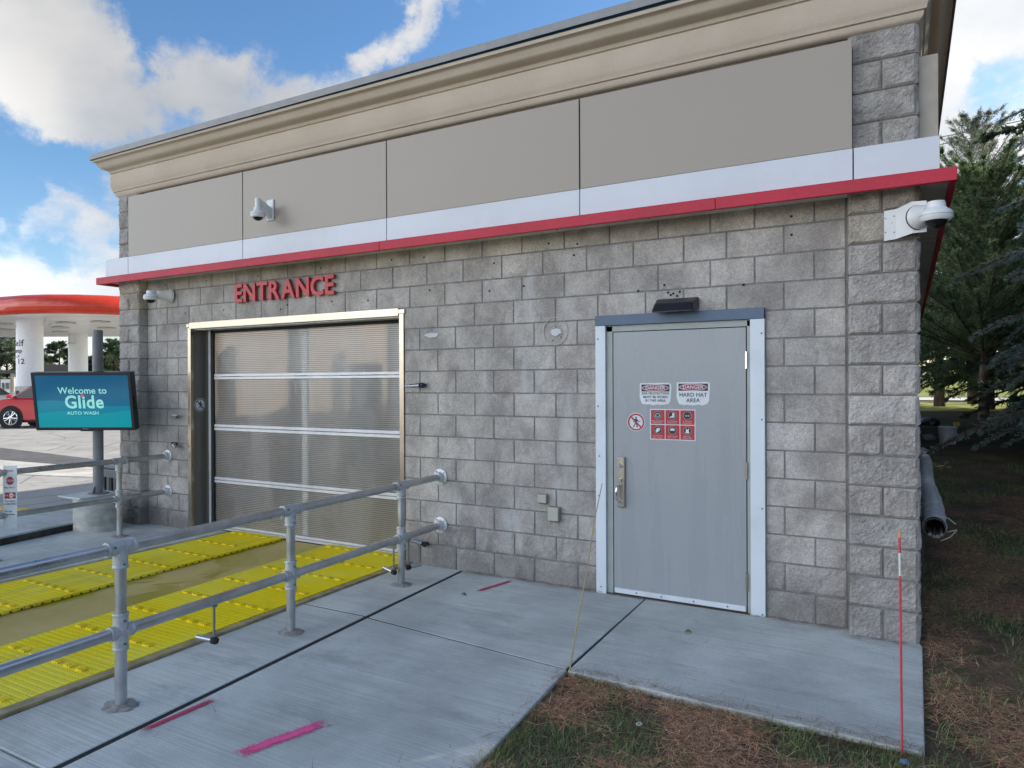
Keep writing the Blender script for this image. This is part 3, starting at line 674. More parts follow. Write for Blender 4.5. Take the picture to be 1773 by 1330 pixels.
# ------------------------------------------------------------------ garage door
def garage():
    fr = MB(); y = -.012
    fr.box(-6.93, -6.878, y, .03, -.03, 2.345); fr.box(-3.838, -3.785, y, .03, -.05, 2.36)
    o = fr.build('entrance_door', STEEL, B, bevel=.003)
    m = MB(); m.box(-6.90, -3.845, y-.004, .03, 2.33, 2.405); m.box(-6.945, -6.902, y-.006, .03, 2.35, 2.392); m.box(-3.842, -3.77, y-.006, .03, 2.35, 2.392); sub(m.build('head_frame', STEEL, bevel=.003), o)
    m = MB(); m.box(-6.888, -6.876, .031, .20, -.03, 2.33); m.box(-6.8765, -6.80, .185, .2, -.03, 2.33); sub(m.build('side_jamb', ALUD), o)
    m = MB(); m.box(-3.84, -3.80, .031, .2, -.03, 2.33); sub(m.build('side_jamb', ALUD), o)
    m = MB(); m.box(-6.80, -6.765, .165, .2, -.03, 2.33); m.box(-6.87, -3.84, .031, .19, 2.318, 2.329); sub(m.build('guide_track', ALU, bevel=.002), o)
    m = MB(); m.box(-6.765, -6.725, .175, .2, -.02, 2.318); m.box(-6.765, -3.84, .175, .2, 2.285, 2.317); m.box(-6.76, -3.84, .175, .215, -.035, -.005); sub(m.build('rubber_seal', RUB), o)
    zs = [(-.005, .05), (.54, .605), (1.15, 1.222), (1.745, 1.806)]
    m = MB()
    for a, b in zs:
        mid = (a+b)/2; m.box(-6.722, -3.80, .183, .22, a, mid-.003); m.box(-6.722, -3.80, .183, .22, mid+.003, b)
    sub(m.build('section_rail', ALU, bevel=.003), o)
    ed = [.05, .54, .605, 1.15, 1.222, 1.745, 1.806, 2.318]
    m = MB()
    for i in range(0, 8, 2): m.box(-5.33, -5.25, .2035, .232, ed[i]+.001, ed[i+1]-.001)
    sub(m.build('mullion', plain('white_mullion', (.85, .85, .84), .5), bevel=.003), o)
    for i in range(0, 8, 2):
        for a, b in ((-6.722, -3.80),):
            m = MB(); m.add([(a, .201, ed[i]), (b, .201, ed[i]), (b, .201, ed[i+1]), (a, .201, ed[i+1])], [(0, 1, 2, 3)]); sub(m.build('door_panel', POLY, recalc=False), o)
garage()
# ------------------------------------------------------------------ service door
def service():
    m = MB(); m.box(-1.688, -.664, -.004, .04, .012, 2.09); o = m.build('service_door', DOORM, B, bevel=.002)
    m = MB(); m.box(-1.745, -1.694, -.006, .06, -.03, 2.14); m.box(-.656, -.632, -.006, .06, -.03, 2.14); m.box(-1.745, -.632, -.006, .06, 2.096, 2.145); sub(m.build('door_frame', FRAMEM, bevel=.002), o)
    m = MB(); m.box(-1.832, -1.747, -.03, .03, -.02, 2.144); sub(m.build('jamb_trim', WHT, bevel=.002), o)
    m = MB(); m.box(-.630, -.53, -.03, .03, -.03, 2.144); sub(m.build('jamb_trim', WHT, bevel=.002), o)
    m = MB(); m.box(-1.834, -.532, -.034, .03, 2.146, 2.226); sub(m.build('head_trim', SLATE, bevel=.002), o)
    m = MB(); m.box(-1.70, -.65, .0, .07, -.03, 2.10); sub(m.build('door_gap', RUB), o)
    m = MB(); m.box(-1.68, -.67, -.012, -.005, .016, .055); sub(m.build('kick_strip', WHT, bevel=.001), o)
    m = MB(); m.box(-1.74, -.64, -.03, .05, -.035, .006); sub(m.build('threshold', DGREY, bevel=.002), o)
    m = MB()
    for x, z in [(-1.81, 2.04), (-1.81, 1.5), (-1.805, .78), (-1.79, .05), (-1.80, 1.1), (-.55, 2.04), (-.55, 1.42), (-.55, .78), (-.55, .02)]: m.lathe([(.006, 0), (.006, .003)], (x, -.03, z), (0, -1, 0), 10)
    for x in (-1.8, -1.2, -.58): m.lathe([(.005, 0), (.005, .003)], (x, -.034, 2.19), (0, -1, 0), 10)
    for x in (-1.5, -1.3, -1.05, -.8): m.lathe([(.006, 0), (.006, .003)], (x, -.012, .035), (0, -1, 0), 10)
    sub(m.build('screws', DGREY), o)
    for z in (1.85, 1.045, .235):
        m = MB(); m.tube((-.66, -.012, z-.062), (-.66, -.012, z+.062), .0085, 12)
        for k in range(4): m.tube((-.66, -.012, z-.062+.031*k), (-.66, -.012, z-.056+.031*k), .0098, 12)
        sub(m.build('hinge', CHROME if z > 1.5 else BRONZE, smooth=True), o)
    m = MB(); m.box(-1.652, -1.588, -.030, -.004, .70, 1.10); sub(m.build('lock_plate', BRONZE, bevel=.008), o)
    m = MB()
    for z, r_ in ((1.032, .02), (.745, .015), (.885, .016)): m.lathe([(r_, 0), (r_, .006), (r_*.75, .010), (.003, .010)], (-1.622, -.030, z), (0, -1, 0), 20)
    sub(m.build('lock_cylinder', CHROME, smooth=True), o)
    m = MB(); pts = [(-1.628, -.032, .88), (-1.632, -.055, .875), (-1.636, -.075, .858), (-1.638, -.083, .83), (-1.638, -.083, .80), (-1.636, -.075, .772), (-1.632, -.055, .757), (-1.628, -.032, .75)]
    m.path(pts, .011, 12)
    for p_ in pts[1:-1]: m.lathe([(.001, -.011), (.008, -.008), (.011, 0), (.008, .008), (.001, .011)], p_, (0, 0, 1), 12)
    m.box(-1.632, -1.612, -.05, -.03, .905, .93); sub(m.build('pull_handle', CHROME, smooth=True), o)
service()

# ------------------------------------------------------------------ signs
e = empty('entrance_sign', (-5.35, 0, 2.68), 'red raised capital letters reading ENTRANCE on the block wall', 'wall sign')
def make_entrance():
    # letter by letter so that each stands off the wall
    cu = bpy.data.curves.new('t', 'FONT'); cu.size = .268; cu.body = 'ENTRANCE'; cu.offset = .007; cu.extrude = .016; cu.resolution_u = 4
    wds = []
    for ch in 'ENTRANCE':
        cu.body = ch; tmp = bpy.data.objects.new('t', cu); COL.objects.link(tmp); bpy.context.view_layer.update()
        me = bpy.data.meshes.new_from_object(tmp.evaluated_get(bpy.context.evaluated_depsgraph_get())); bpy.data.objects.remove(tmp)
        xs = [v.co.x for v in me.vertices]; wds.append((me, min(xs), max(xs)))
    tot = sum(b-a for _, a, b in wds); gap = .022; span = 1.455; k = (span-gap*7)/tot; x = -6.085
    ys = [v.co.y for v in wds[0][0].vertices]; h0, h1 = min(ys), max(ys)
    for me, a, b in wds:
        w = (b-a)*k
        for v in me.vertices:
            v.co = Vector((x+(v.co.x-a)*k, -.028-v.co.z, 2.585+(v.co.y-h0)/(h1-h0)*.198))
        me.materials.clear(); me.materials.append(REDL); me.name = 'letter'
        o = bpy.data.objects.new('letter', me); COL.objects.link(o); attach(o, e); x += w+gap
make_entrance()
def rect(m, x0, x1, z0, z1, y): m.box(x0, x1, y, y+.0012, z0, z1)
def disc(m, x, z, rx, rz, y, n=32, th=.0008):
    m.prism([(x+rx*math.cos(t*math.tau/n), z+rz*math.sin(t*math.tau/n)) for t in range(n)], y, y+th, lambda a, b, t: (a, t, b))
def ring(m, x, z, r0, r1, y, n=36):
    vs = [(x+r*math.cos(t*math.tau/n), y, z+r*math.sin(t*math.tau/n)) for r in (r0, r1) for t in range(n)]
    m.add(vs, [(i, (i+1) % n, n+(i+1) % n, n+i) for i in range(n)])
def poly(m, pts, y, th=.0006): m.prism(pts, y, y+th, lambda a, b, t: (a, t, b))
def danger(x0, x1, z0, z1, lines, label, mid):
    y = -.0058; t = empty('danger_sign', ((x0+x1)/2, y, z0), label, 'sign', 'danger signs on the grey door')
    m = MB(); w = x1-x0
    random.seed(int(abs(x0)*1000)); pts = [(x0, z1), (x0-.002, z0+.06)]+[(x0+.008, z0+.03), (x0+.02, z0+.008)]+[(x0+w*i/9, z0+random.uniform(-.004, .008)) for i in range(2, 8)]+[(x1-.02, z0+.012), (x1-.006, z0+.035), (x1+.002, z1-.05), (x1, z1-.004), (x1-.03, z1+.003)]
    poly(m, pts, y); m.build('sign_face', WHITE, t)
    m = MB(); hz = z1-.064; rect(m, x0+.014, x1-.014, hz, z1-.010, y-.0016); m.build('header', INK, t)
    cx = (x0+x1)/2; m = MB(); disc(m, cx, hz+.027, .105, .0255, y-.0024); m.build('oval_border', WHITE, t)
    m = MB(); disc(m, cx, hz+.027, .0995, .0215, y-.0032); m.build('oval', DRED, t)
    text('lettering', 'DANGER', .036, WHITE, facing(cx, y-.0042, hz+.0265), t, extrude=.0003, offset=.0005, xs=1.05)
    for s, z, sz, xs in lines: text('lettering', s, sz, INK, facing(cx, y-.0018, z), t, extrude=.0003, offset=.0002, xs=xs)
danger(-1.468, -1.218, 1.513, 1.684, [('EAR PROTECTION', 1.604, .026, .98), ('MUST BE WORN', 1.576, .026, .98), ('IN THIS AREA', 1.549, .026, .98)], 'danger sticker reading EAR PROTECTION MUST BE WORN IN THIS AREA', 0)
danger(-1.175, -.925, 1.515, 1.690, [('HARD HAT', 1.594, .043, .95), ('AREA', 1.552, .043, .95)], 'danger sticker reading HARD HAT AREA', 0)
def walker(m, x, z, s, y):
    disc(m, x, z+.36*s, .075*s, .075*s, y, 16)
    P = lambda *a: poly(m, [(x+px*s, z+pz*s) for px, pz in a], y)
    P((-.09, .26), (.08, .27), (.09, .0), (-.08, -.02)); P((-.08, .0), (.02, -.02), (-.10, -.25), (-.18, -.42), (-.26, -.40), (-.14, -.2)); P((-.02, -.01), (.09, .0), (.12, -.22), (.13, -.43), (.04, -.43), (.03, -.22))
    P((.05, .27), (.10, .22), (.20, .10), (.36, .10), (.36, .05), (.17, .04), (.05, .16)); P((-.09, .26), (-.05, .2), (-.14, .1), (-.17, -.02), (-.23, -.02), (-.18, .14))
def noped(x, y, z, r, ringmat, label, loc_name):
    t = empty('no_pedestrian_sign', (x, y, z-r), label, 'sign')
    m = MB(); disc(m, x, z, r, r, y, 40); m.build('sign_face', WHITE, t)
    m = MB(); walker(m, x, z-.01*r, r*1.35, y-.0012); m.build('walking_figure', INK, t)
    m = MB(); ring(m, x, z, r*.76, r*.92, y-.0022); a = r*.84/math.sqrt(2); w = r*.055
    poly(m, [(x-a-w, z+a-w), (x-a+w, z+a+w), (x+a+w, z-a+w), (x+a-w, z-a-w)], y-.0024); m.build('red_bar', ringmat, t)
noped(-1.50, -.006, 1.379, .073, SRED, 'round sign with red slash over a walking figure beside the red safety panel', 0)
def ppe():
    x0, x1, z0, z1 = -1.386, -1.032, 1.246, 1.484; y = -.0058
    t = empty('safety_gear_sign', ((x0+x1)/2, y, z0), 'red panel of six round safety gear symbols with white grid', 'sign')
    m = MB(); rect(m, x0, x1, z0, z1, y); m.build('sign_face', WHITE, t)
    names = [('Hearing Protection', 'Must be Worn'), ('Foot Protection', 'Must be Worn'), ('Eye Protection', 'Must be Worn'), ('Hand Protection', 'Must be Worn'), ('Head Protection', 'Must be Worn'), ('Safety Vest', 'Must be Worn')]
    cw = (x1-x0-.008)/3; ch = (z1-z0-.008)/2
    for k in range(6):
        i, j = k % 3, k//3; cx = x0+.004+cw*(i+.5); cz = z1-.004-ch*(j+.5)
        m = MB(); rect(m, cx-cw/2+.0035, cx+cw/2-.0035, cz-ch/2+.0035, cz+ch/2-.0035, y-.0014); m.build('symbol_tile', SRED, t)
        q = MB(); disc(q, cx, cz+.014, .031, .031, y-.0022); disc(q, cx, cz+.014, .001, .001, y-.0023); q.build('symbol_disc', INK, t)
        q = MB(); ring(q, cx, cz+.014, .029, .0305, y-.0028, 28); zc = cz+.014; yy = y-.0032
        if k == 0: ring(q, cx, zc-.001, .013, .017, yy, 20); rect(q, cx-.02, cx-.011, zc-.012, zc+.006, yy); rect(q, cx+.011, cx+.02, zc-.012, zc+.006, yy)
        if k == 1: poly(q, [(cx, zc+.02), (cx+.016, zc+.02), (cx+.017, zc-.015), (cx-.018, zc-.018), (cx-.018, zc-.010), (cx-.002, zc-.004)], yy)
        if k == 2: rect(q, cx-.018, cx+.018, zc-.002, zc+.0015, yy); disc(q, cx-.009, zc-.001, .007, .005, yy, 14); disc(q, cx+.009, zc-.001, .007, .005, yy, 14)
        if k == 3: poly(q, [(cx-.018, zc-.005), (cx-.004, zc+.018), (cx+.004, zc+.014), (cx+.012, zc+.018), (cx+.020, zc+.006), (cx+.008, zc-.012), (cx-.010, zc-.020)], yy)
        if k == 4: poly(q, [(cx+.019*math.cos(a*math.pi/10), zc+.001+.017*math.sin(a*math.pi/10)) for a in range(11)], yy); rect(q, cx-.021, cx+.021, zc-.002, zc+.001, yy)
        if k == 5: poly(q, [(cx-.008, zc+.018), (cx, zc+.006), (cx+.008, zc+.018), (cx+.013, zc+.014), (cx+.010, zc+.003), (cx+.015, zc-.018), (cx-.015, zc-.018), (cx-.010, zc+.003), (cx-.013, zc+.014)], yy)
        q.build('symbol', WHITE, t)
        for s, dz in zip(names[k], (-.030, -.043)): text('caption', s, .0115, WHITE, facing(cx, y-.0022, cz+dz), t, extrude=.0002)
ppe()
# the other no-pedestrian sign stands on the left jamb panel of the entrance door (faces the lane)
def noped_jamb():
    # jamb return faces +x: a sticker on it, seen at a slant
    t = empty('no_pedestrian_sign', (-6.875, .115, 1.37), 'round black slashed walking figure sticker on the steel door jamb', 'sign')
    def tr(o):
        for v in o.data.vertices: v.co = Vector((-6.8745+(-v.co.y)*1.0, .112+v.co.x*.98, v.co.z))
    m = MB(); disc(m, 0, 1.447, .078, .078, 0, 36); o = m.build('sign_face', WHITE, t); tr(o)
    m = MB(); walker(m, 0, 1.447, .078*1.35, .0012); o = m.build('walking_figure', INK, t)
    for v in o.data.vertices: v.co.y = -v.co.y
    tr(o)
    m = MB(); ring(m, 0, 1.447, .062, .071, .0022); a = .046; w = .004; poly(m, [(-a-w, 1.447+a-w), (-a+w, 1.447+a+w), (a+w, 1.447-a+w), (a-w, 1.447-a-w)], .0024); o = m.build('slash_ring', INK, t)
    for v in o.data.vertices: v.co.y = -v.co.y
    tr(o)
noped_jamb()

# ------------------------------------------------------------------ wall fixtures
t = empty('wall_lamp', (-1.167, -.01, 2.24), 'black wedge shaped wall lamp above the grey door', 'lamp')
m = MB()
def frust(m, p0, p1):
    vs = list(p0)+list(p1); m.add(vs, [(0, 1, 2, 3), (7, 6, 5, 4), (0, 4, 5, 1), (1, 5, 6, 2), (2, 6, 7, 3), (3, 7, 4, 0)])
frust(m, [(-1.33, -.005, 2.245), (-1.0, -.005, 2.245), (-1.0, -.005, 2.335), (-1.33, -.005, 2.335)], [(-1.325, -.17, 2.215), (-1.005, -.17, 2.215), (-1.02, -.12, 2.285), (-1.31, -.12, 2.285)])
m.build('lamp_housing', BLACK, t, bevel=.01)
m = MB(); frust(m, [(-1.31, -.15, 2.216), (-1.02, -.15, 2.216), (-1.02, -.15, 2.222), (-1.31, -.15, 2.222)], [(-1.31, -.03, 2.240), (-1.02, -.03, 2.240), (-1.02, -.03, 2.246), (-1.31, -.03, 2.246)]); m.build('lens', plain('lamp_lens', (.25, .22, .18), .3), t)
for x, z, w, h, d, lb in ((-2.315, .718, .085, .075, .045, 'smaller flat grey beige junction box on the block wall, upper one'), (-2.205, .600, .10, .115, .06, 'larger square beige junction box with rust stained base, lower one')):
    t = empty('junction_box', (x, 0, z-h/2), lb, 'junction box', 'junction boxes between the doors')
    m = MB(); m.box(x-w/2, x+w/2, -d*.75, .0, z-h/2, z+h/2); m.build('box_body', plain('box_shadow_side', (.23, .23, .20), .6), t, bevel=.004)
    m = MB(); m.box(x-w/2+.002, x+w/2-.002, -d, -d*.75, z-h/2+.002, z+h/2-.002); m.build('lid', BEIGE, t, bevel=.005)
    m = MB(); m.box(x-w*.35, x+w*.35, -d*.8, -d*.2, z-h/2-.008, z-h/2); m.build('rusty_foot', plain('rust', (.22, .10, .05), .8), t)
# round ghost marks and mortar patches on the wall
def blob(name, x, z, rx, rz, mat, label, cat, seed):
    random.seed(seed); m = MB(); n = 22
    m.prism([(x+rx*(1+random.uniform(-.35, .3)*.7)*math.cos(t*math.tau/n), z+rz*(1+random.uniform(-.4, .3)*.7)*math.sin(t*math.tau/n)) for t in range(n)], -.009, -.002, lambda a, b, q: (a, q, b))
    return tag(m.build(name, mat, bevel=.002), label, cat)
PATCH = plain('pale_filler', (.52, .56, .60), .6)
t = empty('round_wall_plate_mark', (-2.2, -.002, 2.0), 'clear circular sealant ring with grey filler splat left of the door head', 'sealant mark')
m = MB(); n = 40
for i in range(n):
    a0, a1 = i*math.tau/n, (i+1)*math.tau/n; m.tube((-2.2+.112*math.cos(a0), -.004, 2.12+.115*math.sin(a0)), (-2.2+.112*math.cos(a1), -.004, 2.12+.115*math.sin(a1)), .0028 if not 14 < i < 20 else .005, 6)
m.build('sealant_ring', plain('clear_sealant', (.50, .51, .52), .25), t)
o = blob('filler', -2.19, 2.115, .052, .030, PATCH, None, None, 3); attach(o, t)
m = MB(); [m.lathe([(.006, 0), (.006, .003)], (x, -.003, z), (0, -1, 0), 8) for x, z in ((-2.225, 2.045), (-2.15, 2.07), (-2.20, 2.16))]; m.build('bolt_stub', plain('rust', (.22, .10, .05), .8), t)
blob('filler_patch', -3.465, 2.135, .075, .022, PATCH, 'pale blue grey filler smear near the right steel door jamb', 'filler patch', 5)
# cameras
def dome(t, c, r, drop=.0):
    m = MB(); m.lathe([(.002, r*1.0), (r*.55, r*.98), (r*.62, r*.55), (r*.95, r*.30), (r*1.02, .01), (r*1.02, -.012), (r*.86, -.03), (.002, -.03)], c, (0, 0, 1), 28); m.build('camera_housing', CAMW, t, smooth=True)
    m = MB(); m.lathe([(r*1.035, -.001), (r*1.035, .004)], c, (0, 0, 1), 28); m.build('trim_ring', plain('ring_grey', (.4, .42, .45), .4), t, smooth=True)
    m = MB(); m.lathe([(r*.72, -.028), (r*.68, -r*.45), (r*.48, -r*.72), (r*.2, -r*.84), (.002, -r*.86)], c, (0, 0, 1), 28); m.build('dome_lens', GLASSB, t, smooth=True)
t = empty('security_camera', (-5.345, -.19, 3.42), 'white dome security camera on bracket arm on the taupe fascia panel', 'camera', 'white dome cameras')
m = MB(); m.box(-5.40, -5.30, -.205, -.19, 3.37, 3.585); m.build('wall_plate', CAMW, t, bevel=.008)
m = MB(); frust(m, [(-5.375, -.205, 3.38), (-5.325, -.205, 3.38), (-5.325, -.205, 3.50), (-5.375, -.205, 3.50)], [(-5.36, -.35, 3.50), (-5.31, -.35, 3.50), (-5.31, -.35, 3.55), (-5.36, -.35, 3.55)]); m.tube((-5.335, -.37, 3.41), (-5.335, -.37, 3.56), .028, 20); m.build('bracket_arm', CAMW, t, bevel=.004)
dome(t, (-5.335, -.37, 3.395), .072)
t = empty('security_camera', (-7.23, 0, 2.73), 'white dome security camera on the block wall left of ENTRANCE letters', 'camera', 'white dome cameras')
m = MB(); m.lathe([(.075, 0), (.078, .02), (.07, .035), (.055, .10), (.05, .16), (.002, .17)], (-7.22, -.002, 2.735), (-.35, -1, .0), 24); m.build('bracket_arm', CAMW, t, smooth=True)
dome(t, (-7.30, -.22, 2.70), .078)
t = empty('security_camera', (.40, -.13, 2.70), 'large white dome security camera on folded metal plate at the right corner', 'camera', 'white dome cameras')
m = MB(); frust(m, [(.232, -.118, 2.605), (.30, -.118, 2.612), (.30, -.118, 2.805), (.232, -.118, 2.800)], [(.232, -.122, 2.605), (.30, -.122, 2.612), (.30, -.122, 2.805), (.232, -.122, 2.800)])
m.add([(.30, -.122, 2.612), (.392, -.20, 2.625), (.392, -.20, 2.825), (.30, -.122, 2.805), (.47, -.205, 2.625), (.47, -.205, 2.82), (.47, -.10, 2.63), (.47, -.10, 2.82)], [(0, 1, 2, 3), (1, 4, 5, 2), (4, 6, 7, 5)])
m.build('mounting_plate', CAMW, t)
m = MB(); [m.lathe([(.004, 0), (.004, .003)], p_, (0, -1, 0), 8) for p_ in ((.24, -.122, 2.66), (.24, -.122, 2.75), (.29, -.124, 2.655), (.29, -.124, 2.76))]; m.build('screws', DGREY, t)
m = MB(); m.lathe([(.075, 0), (.078, .012), (.07, .02), (.055, .09), (.05, .13), (.002, .14)], (.425, -.20, 2.72), (.55, -1, .05), 26); m.build('bracket_arm', CAMW, t, smooth=True)
m = MB(); m.lathe([(.080, -.002), (.080, .004)], (.425, -.20, 2.72), (.55, -1, .05), 26); m.build('gasket', RUB, t)
dome(t, (.515, -.36, 2.685), .088)
# spray nozzles on the wall
def nozzle(x, z, d, label, L_=.16, parent=None):
    t = empty('spray_nozzle', (x, 0, z), label, 'nozzle', 'spray nozzles beside the entrance door')
    dv = Vector(d).normalized(); p0 = Vector((x, -.002, z)); p1 = Vector((x, -.045, z))
    m = MB(); m.tube(p0, p1, .018, 12); m.lathe([(.022, -.012), (.026, 0), (.022, .014)], p1, dv, 12); m.tube(p1-dv*.02, p1+dv*.035, .021, 6); m.build('elbow', BLACK, t)
    m = MB(); m.tube(p1+dv*.03, p1+dv*.045, .026, 14); m.tube(p1+dv*.045, p1+dv*L_, .020, 14, r2=.014); m.build('nozzle_tube', GALV, t, smooth=True)
nozzle(-3.545, 1.672, (-.9, -.42, -.05), 'small grey nozzle right of the steel jamb at head height', .16)
nozzle(-3.525, .205, (-.85, -.5, .32), 'small grey nozzle low on the wall behind the rail', .17)
nozzle(-7.16, 1.315, (.9, -.35, .12), 'upper of two small nozzles left of the entrance door', .14)
nozzle(-7.16, .99, (.88, -.38, -.22), 'lower of two small nozzles left of the entrance door', .14)

# ------------------------------------------------------------------ railings
def railing(fx, posts, yend, zt, zm, label, group=None, gauge=.0295):
    t = empty('railing', (fx(0), -1, 0), label, 'railing', 'galvanised pipe railings beside the wash lane')
    for z in (zt, zm):
        m = MB(); m.tube((fx(-.03), -.03, z), (fx(yend), yend, z), gauge, 28); m.build('rail_pipe', GALV, t, smooth=True)
        m = MB(); x = fx(0); m.lathe([(.075, 0), (.075, .010), (.072, .012), (.046, .013), (.043, .05), (.041, .055), (.030, .055)], (x, -.002, z), (-.037 if fx(-1) != fx(0) else 0, -1, 0), 30); m.build('wall_flange', plain('pale_flange', (.60, .62, .63), .45, metal=.3, var=.1, dirt=(.3, .3, .3, .4)), t, smooth=True)
        m = MB()
        for a in range(4): m.lathe([(.006, 0), (.006, .004)], (x+.06*math.cos(a*math.pi/2+.7), -.013, z+.06*math.sin(a*math.pi/2+.7)), (0, -1, 0), 8)
        m.build('flange_bolts', BLACK, t)
    for y in posts:
        x = fx(y); m = MB(); m.tube((x, y, 0), (x, y, zt), gauge, 26); m.build('post', GALV, t, smooth=True)
        dy = Vector((fx(y-1)-fx(y), -1, 0)).normalized(); m = MB(); P = Vector((x, y, zt)); Q = Vector((x, y, zm))
        m.tube(P-dy*.075, P+dy*.075, .037, 26); m.tube(P-Vector((0, 0, .105)), P, .037, 26)
        m.lathe([(.0385, -.078), (.040, -.074), (.040, -.066), (.0372, -.062)], P, dy, 26); m.lathe([(.0385, .078), (.040, .074), (.040, .066), (.0372, .062)], P, dy, 26)
        m.lathe([(.0385, -.108), (.040, -.104), (.040, -.095), (.0372, -.090)], P, (0, 0, 1), 26); m.build('tee_fitting', FIT, t, smooth=True)
        m = MB(); m.tube(Q-Vector((0, 0, .095)), Q+Vector((0, 0, .095)), .037, 26); m.tube(Q-dy*.062, Q+dy*.062, .036, 26)
        for s_ in (-1, 1): m.lathe([(.0385, s_*.098), (.040, s_*.094), (.040, s_*.085), (.0372, s_*.080)], Q, (0, 0, 1), 26); m.lathe([(.0375, s_*.064), (.039, s_*.060), (.039, s_*.054), (.0362, s_*.05)], Q, dy, 26)
        m.build('cross_fitting', FIT, t, smooth=True)
        m = MB()
        for p_, dd in ((P+Vector((.03, 0, -.085)), (1, -.3, 0)), (Q+Vector((.034, 0, .06)), (1, -.2, 0)), (Q+Vector((.034, 0, -.06)), (1, -.2, 0)), (P+dy*.05+Vector((.03, 0, .01)), (1, 0, .2))):
            m.lathe([(.0065, -.004), (.0065, .008), (.004, .009)], p_, dd, 8)
        m.build('grub_screws', DGREY, t)
        m = MB(); n = 24; random.seed(int(-y*100)+int(abs(x)*10))
        m.add([(x+(.075+.022*random.random())*math.cos(a*math.tau/n)*1.15, y+(.07+.02*random.random())*math.sin(a*math.tau/n), .0015) for a in range(n)]+[(x+.036*math.cos(a*math.tau/n), y+.036*math.sin(a*math.tau/n), .014) for a in range(n)],
              [(i, (i+1) % n, n+(i+1) % n, n+i) for i in range(n)]+[tuple(range(n, 2*n))]); m.build('grout_collar', plain('grout', (.30, .29, .27), .9, var=.3, scale=30, bump=.5), t)
    return t
near = lambda y: -3.372-.037*y
railing(near, (-.612, -1.873, -3.09, -4.4), -5.6, .833, .392, 'galvanised pipe railing on the near side of the yellow mats')
railing(lambda y: -7.31, (-.6, -1.86, -3.2), -4.6, .838, .418, 'galvanised pipe railing on the far side, below the screen')
# hanging nozzles on rail rods
def hanger(y, z1, d, label, x=None, ztop=.37):
    x = near(y) if x is None else x; t = empty('rail_sprayer', (x, y, z1), label, 'sprayer', 'sprayers hung under the near railing')
    m = MB(); m.tube((x, y, z1), (x, y, ztop), .0075, 10); m.box(x-.014, x+.014, y-.014, y+.014, ztop-.018, ztop-.002); m.build('drop_rod', GREYP, t)
    dv = Vector(d).normalized(); P = Vector((x, y, z1)); m = MB(); m.lathe([(.018, -.022), (.022, -.01), (.022, .012), (.016, .02)], P, dv, 14); m.build('knuckle', RUB, t, smooth=True)
    m = MB(); m.tube(P+dv*.018, P+dv*.12, .0165, 16, r2=.014); m.build('nozzle_tube', GALV, t, smooth=True)
hanger(-2.50, .150, (-.85, -.25, .10), 'single sprayer on a rod hanging from the lower near rail')
hanger(-.70, .125, (-.93, .10, .18), 'sprayer pointing to the mat beside the last near post', x=-3.36, ztop=.37)
hanger(-.52, .125, (.4, .8, .05), 'sprayer on the wall side of the last near post', x=-3.345, ztop=.37)
# instruction sign on far rail
t = empty('instruction_sign', (-7.27, -1.70, .28), 'narrow white sign with red STOP octagon on the far rail', 'sign')
def tsign(o):
    ca, sa = math.cos(R(38)), math.sin(R(38))
    for v in o.data.vertices: x, y, z = v.co; v.co = Vector((-7.262+ca*x-sa*y*1., -1.72+sa*x*1.0+ca*y, z))
    return o
hw = .062
m = MB(); m.box(-hw, hw, 0, .003, .295, .905); tsign(m.build('sign_face', plain('sign_face_white', (.68, .72, .76), .4), t, bevel=.001))
m = MB(); m.prism([(.035*math.cos(R(22.5+45*k)), .758+.042*math.sin(R(22.5+45*k))) for k in range(8)], -.002, -.0005, lambda a, b, q: (a, q, b)); tsign(m.build('stop_octagon', SRED, t))
m = MB(); m.box(-.048, .050, -.002, -.0005, .585, .645); tsign(m.build('gear_panel', SRED, t))
m = MB(); disc(m, .011, .615, .017, .025, -.0032, 20); tsign(m.build('gear_disc', plain('sign_face_white', (.68, .72, .76), .4), t))
for s, x, z, sz, mt, xs in (('Please:', -.005, .857, .026, SRED, 1.1), ('STOP', 0, .757, .028, WHITE, .95), ('Stop here >', 0, .692, .020, INK, 1), ('P R', -.030, .614, .022, WHITE, 1), ('N', .011, .614, .024, SRED, 1), ('D', .040, .614, .022, WHITE, 1),
                          ('Put vehicle', 0, .560, .020, INK, 1), ('in NEUTRAL', 0, .532, .020, INK, 1), ('Do not', -.015, .462, .020, INK, 1), ('use brakes', 0, .430, .020, INK, 1)):
    o = text('lettering', s, sz, mt, facing(x, -.0042, z), t, extrude=.0003, offset=.0003, xs=xs); tsign(o)
# ------------------------------------------------------------------ screen on its pole
bx, by = -7.93, -.47
t = empty('concrete_base', (bx, by, 0), 'short round concrete base at the foot of the grey pole', 'concrete base')
m = MB(); m.lathe([(.255, -.02), (.257, .0), (.257, .06), (.25, .075), (.257, .09), (.26, .36), (.25, .385), (.002, .39)], (bx, by, 0), (0, 0, 1), 48); m.build('drum', m_concrete('drum_concrete', (.50, .50, .47), broom=(2, 2, 5)), t, smooth=True)
m = MB(); m.box(bx-.30, bx+.15, by-.30, by+.2, .388, .41); m.build('top_lip', CONC, t, bevel=.004)
t = empty('steel_pole', (bx, by, .39), 'tall grey steel pole carrying the screen', 'pole')
m = MB(); m.tube((bx, by, .39), (bx, by, 2.33), .056, 32); m.build('shaft', GREYP, t, smooth=True)
m = MB(); m.lathe([(.11, 0), (.11, .015)], (bx, by, .41), (0, 0, 1), 24)
for a in range(4): m.prism([(.06, 0), (.10, 0), (.06, .09)], -.004, .004, lambda q, h, w, a=a: (bx+q*math.cos(a*1.571+.3)-w*math.sin(a*1.571+.3), by+q*math.sin(a*1.571+.3)+w*math.cos(a*1.571+.3), .42+h))
m.build('base_plate', GREYP, t)
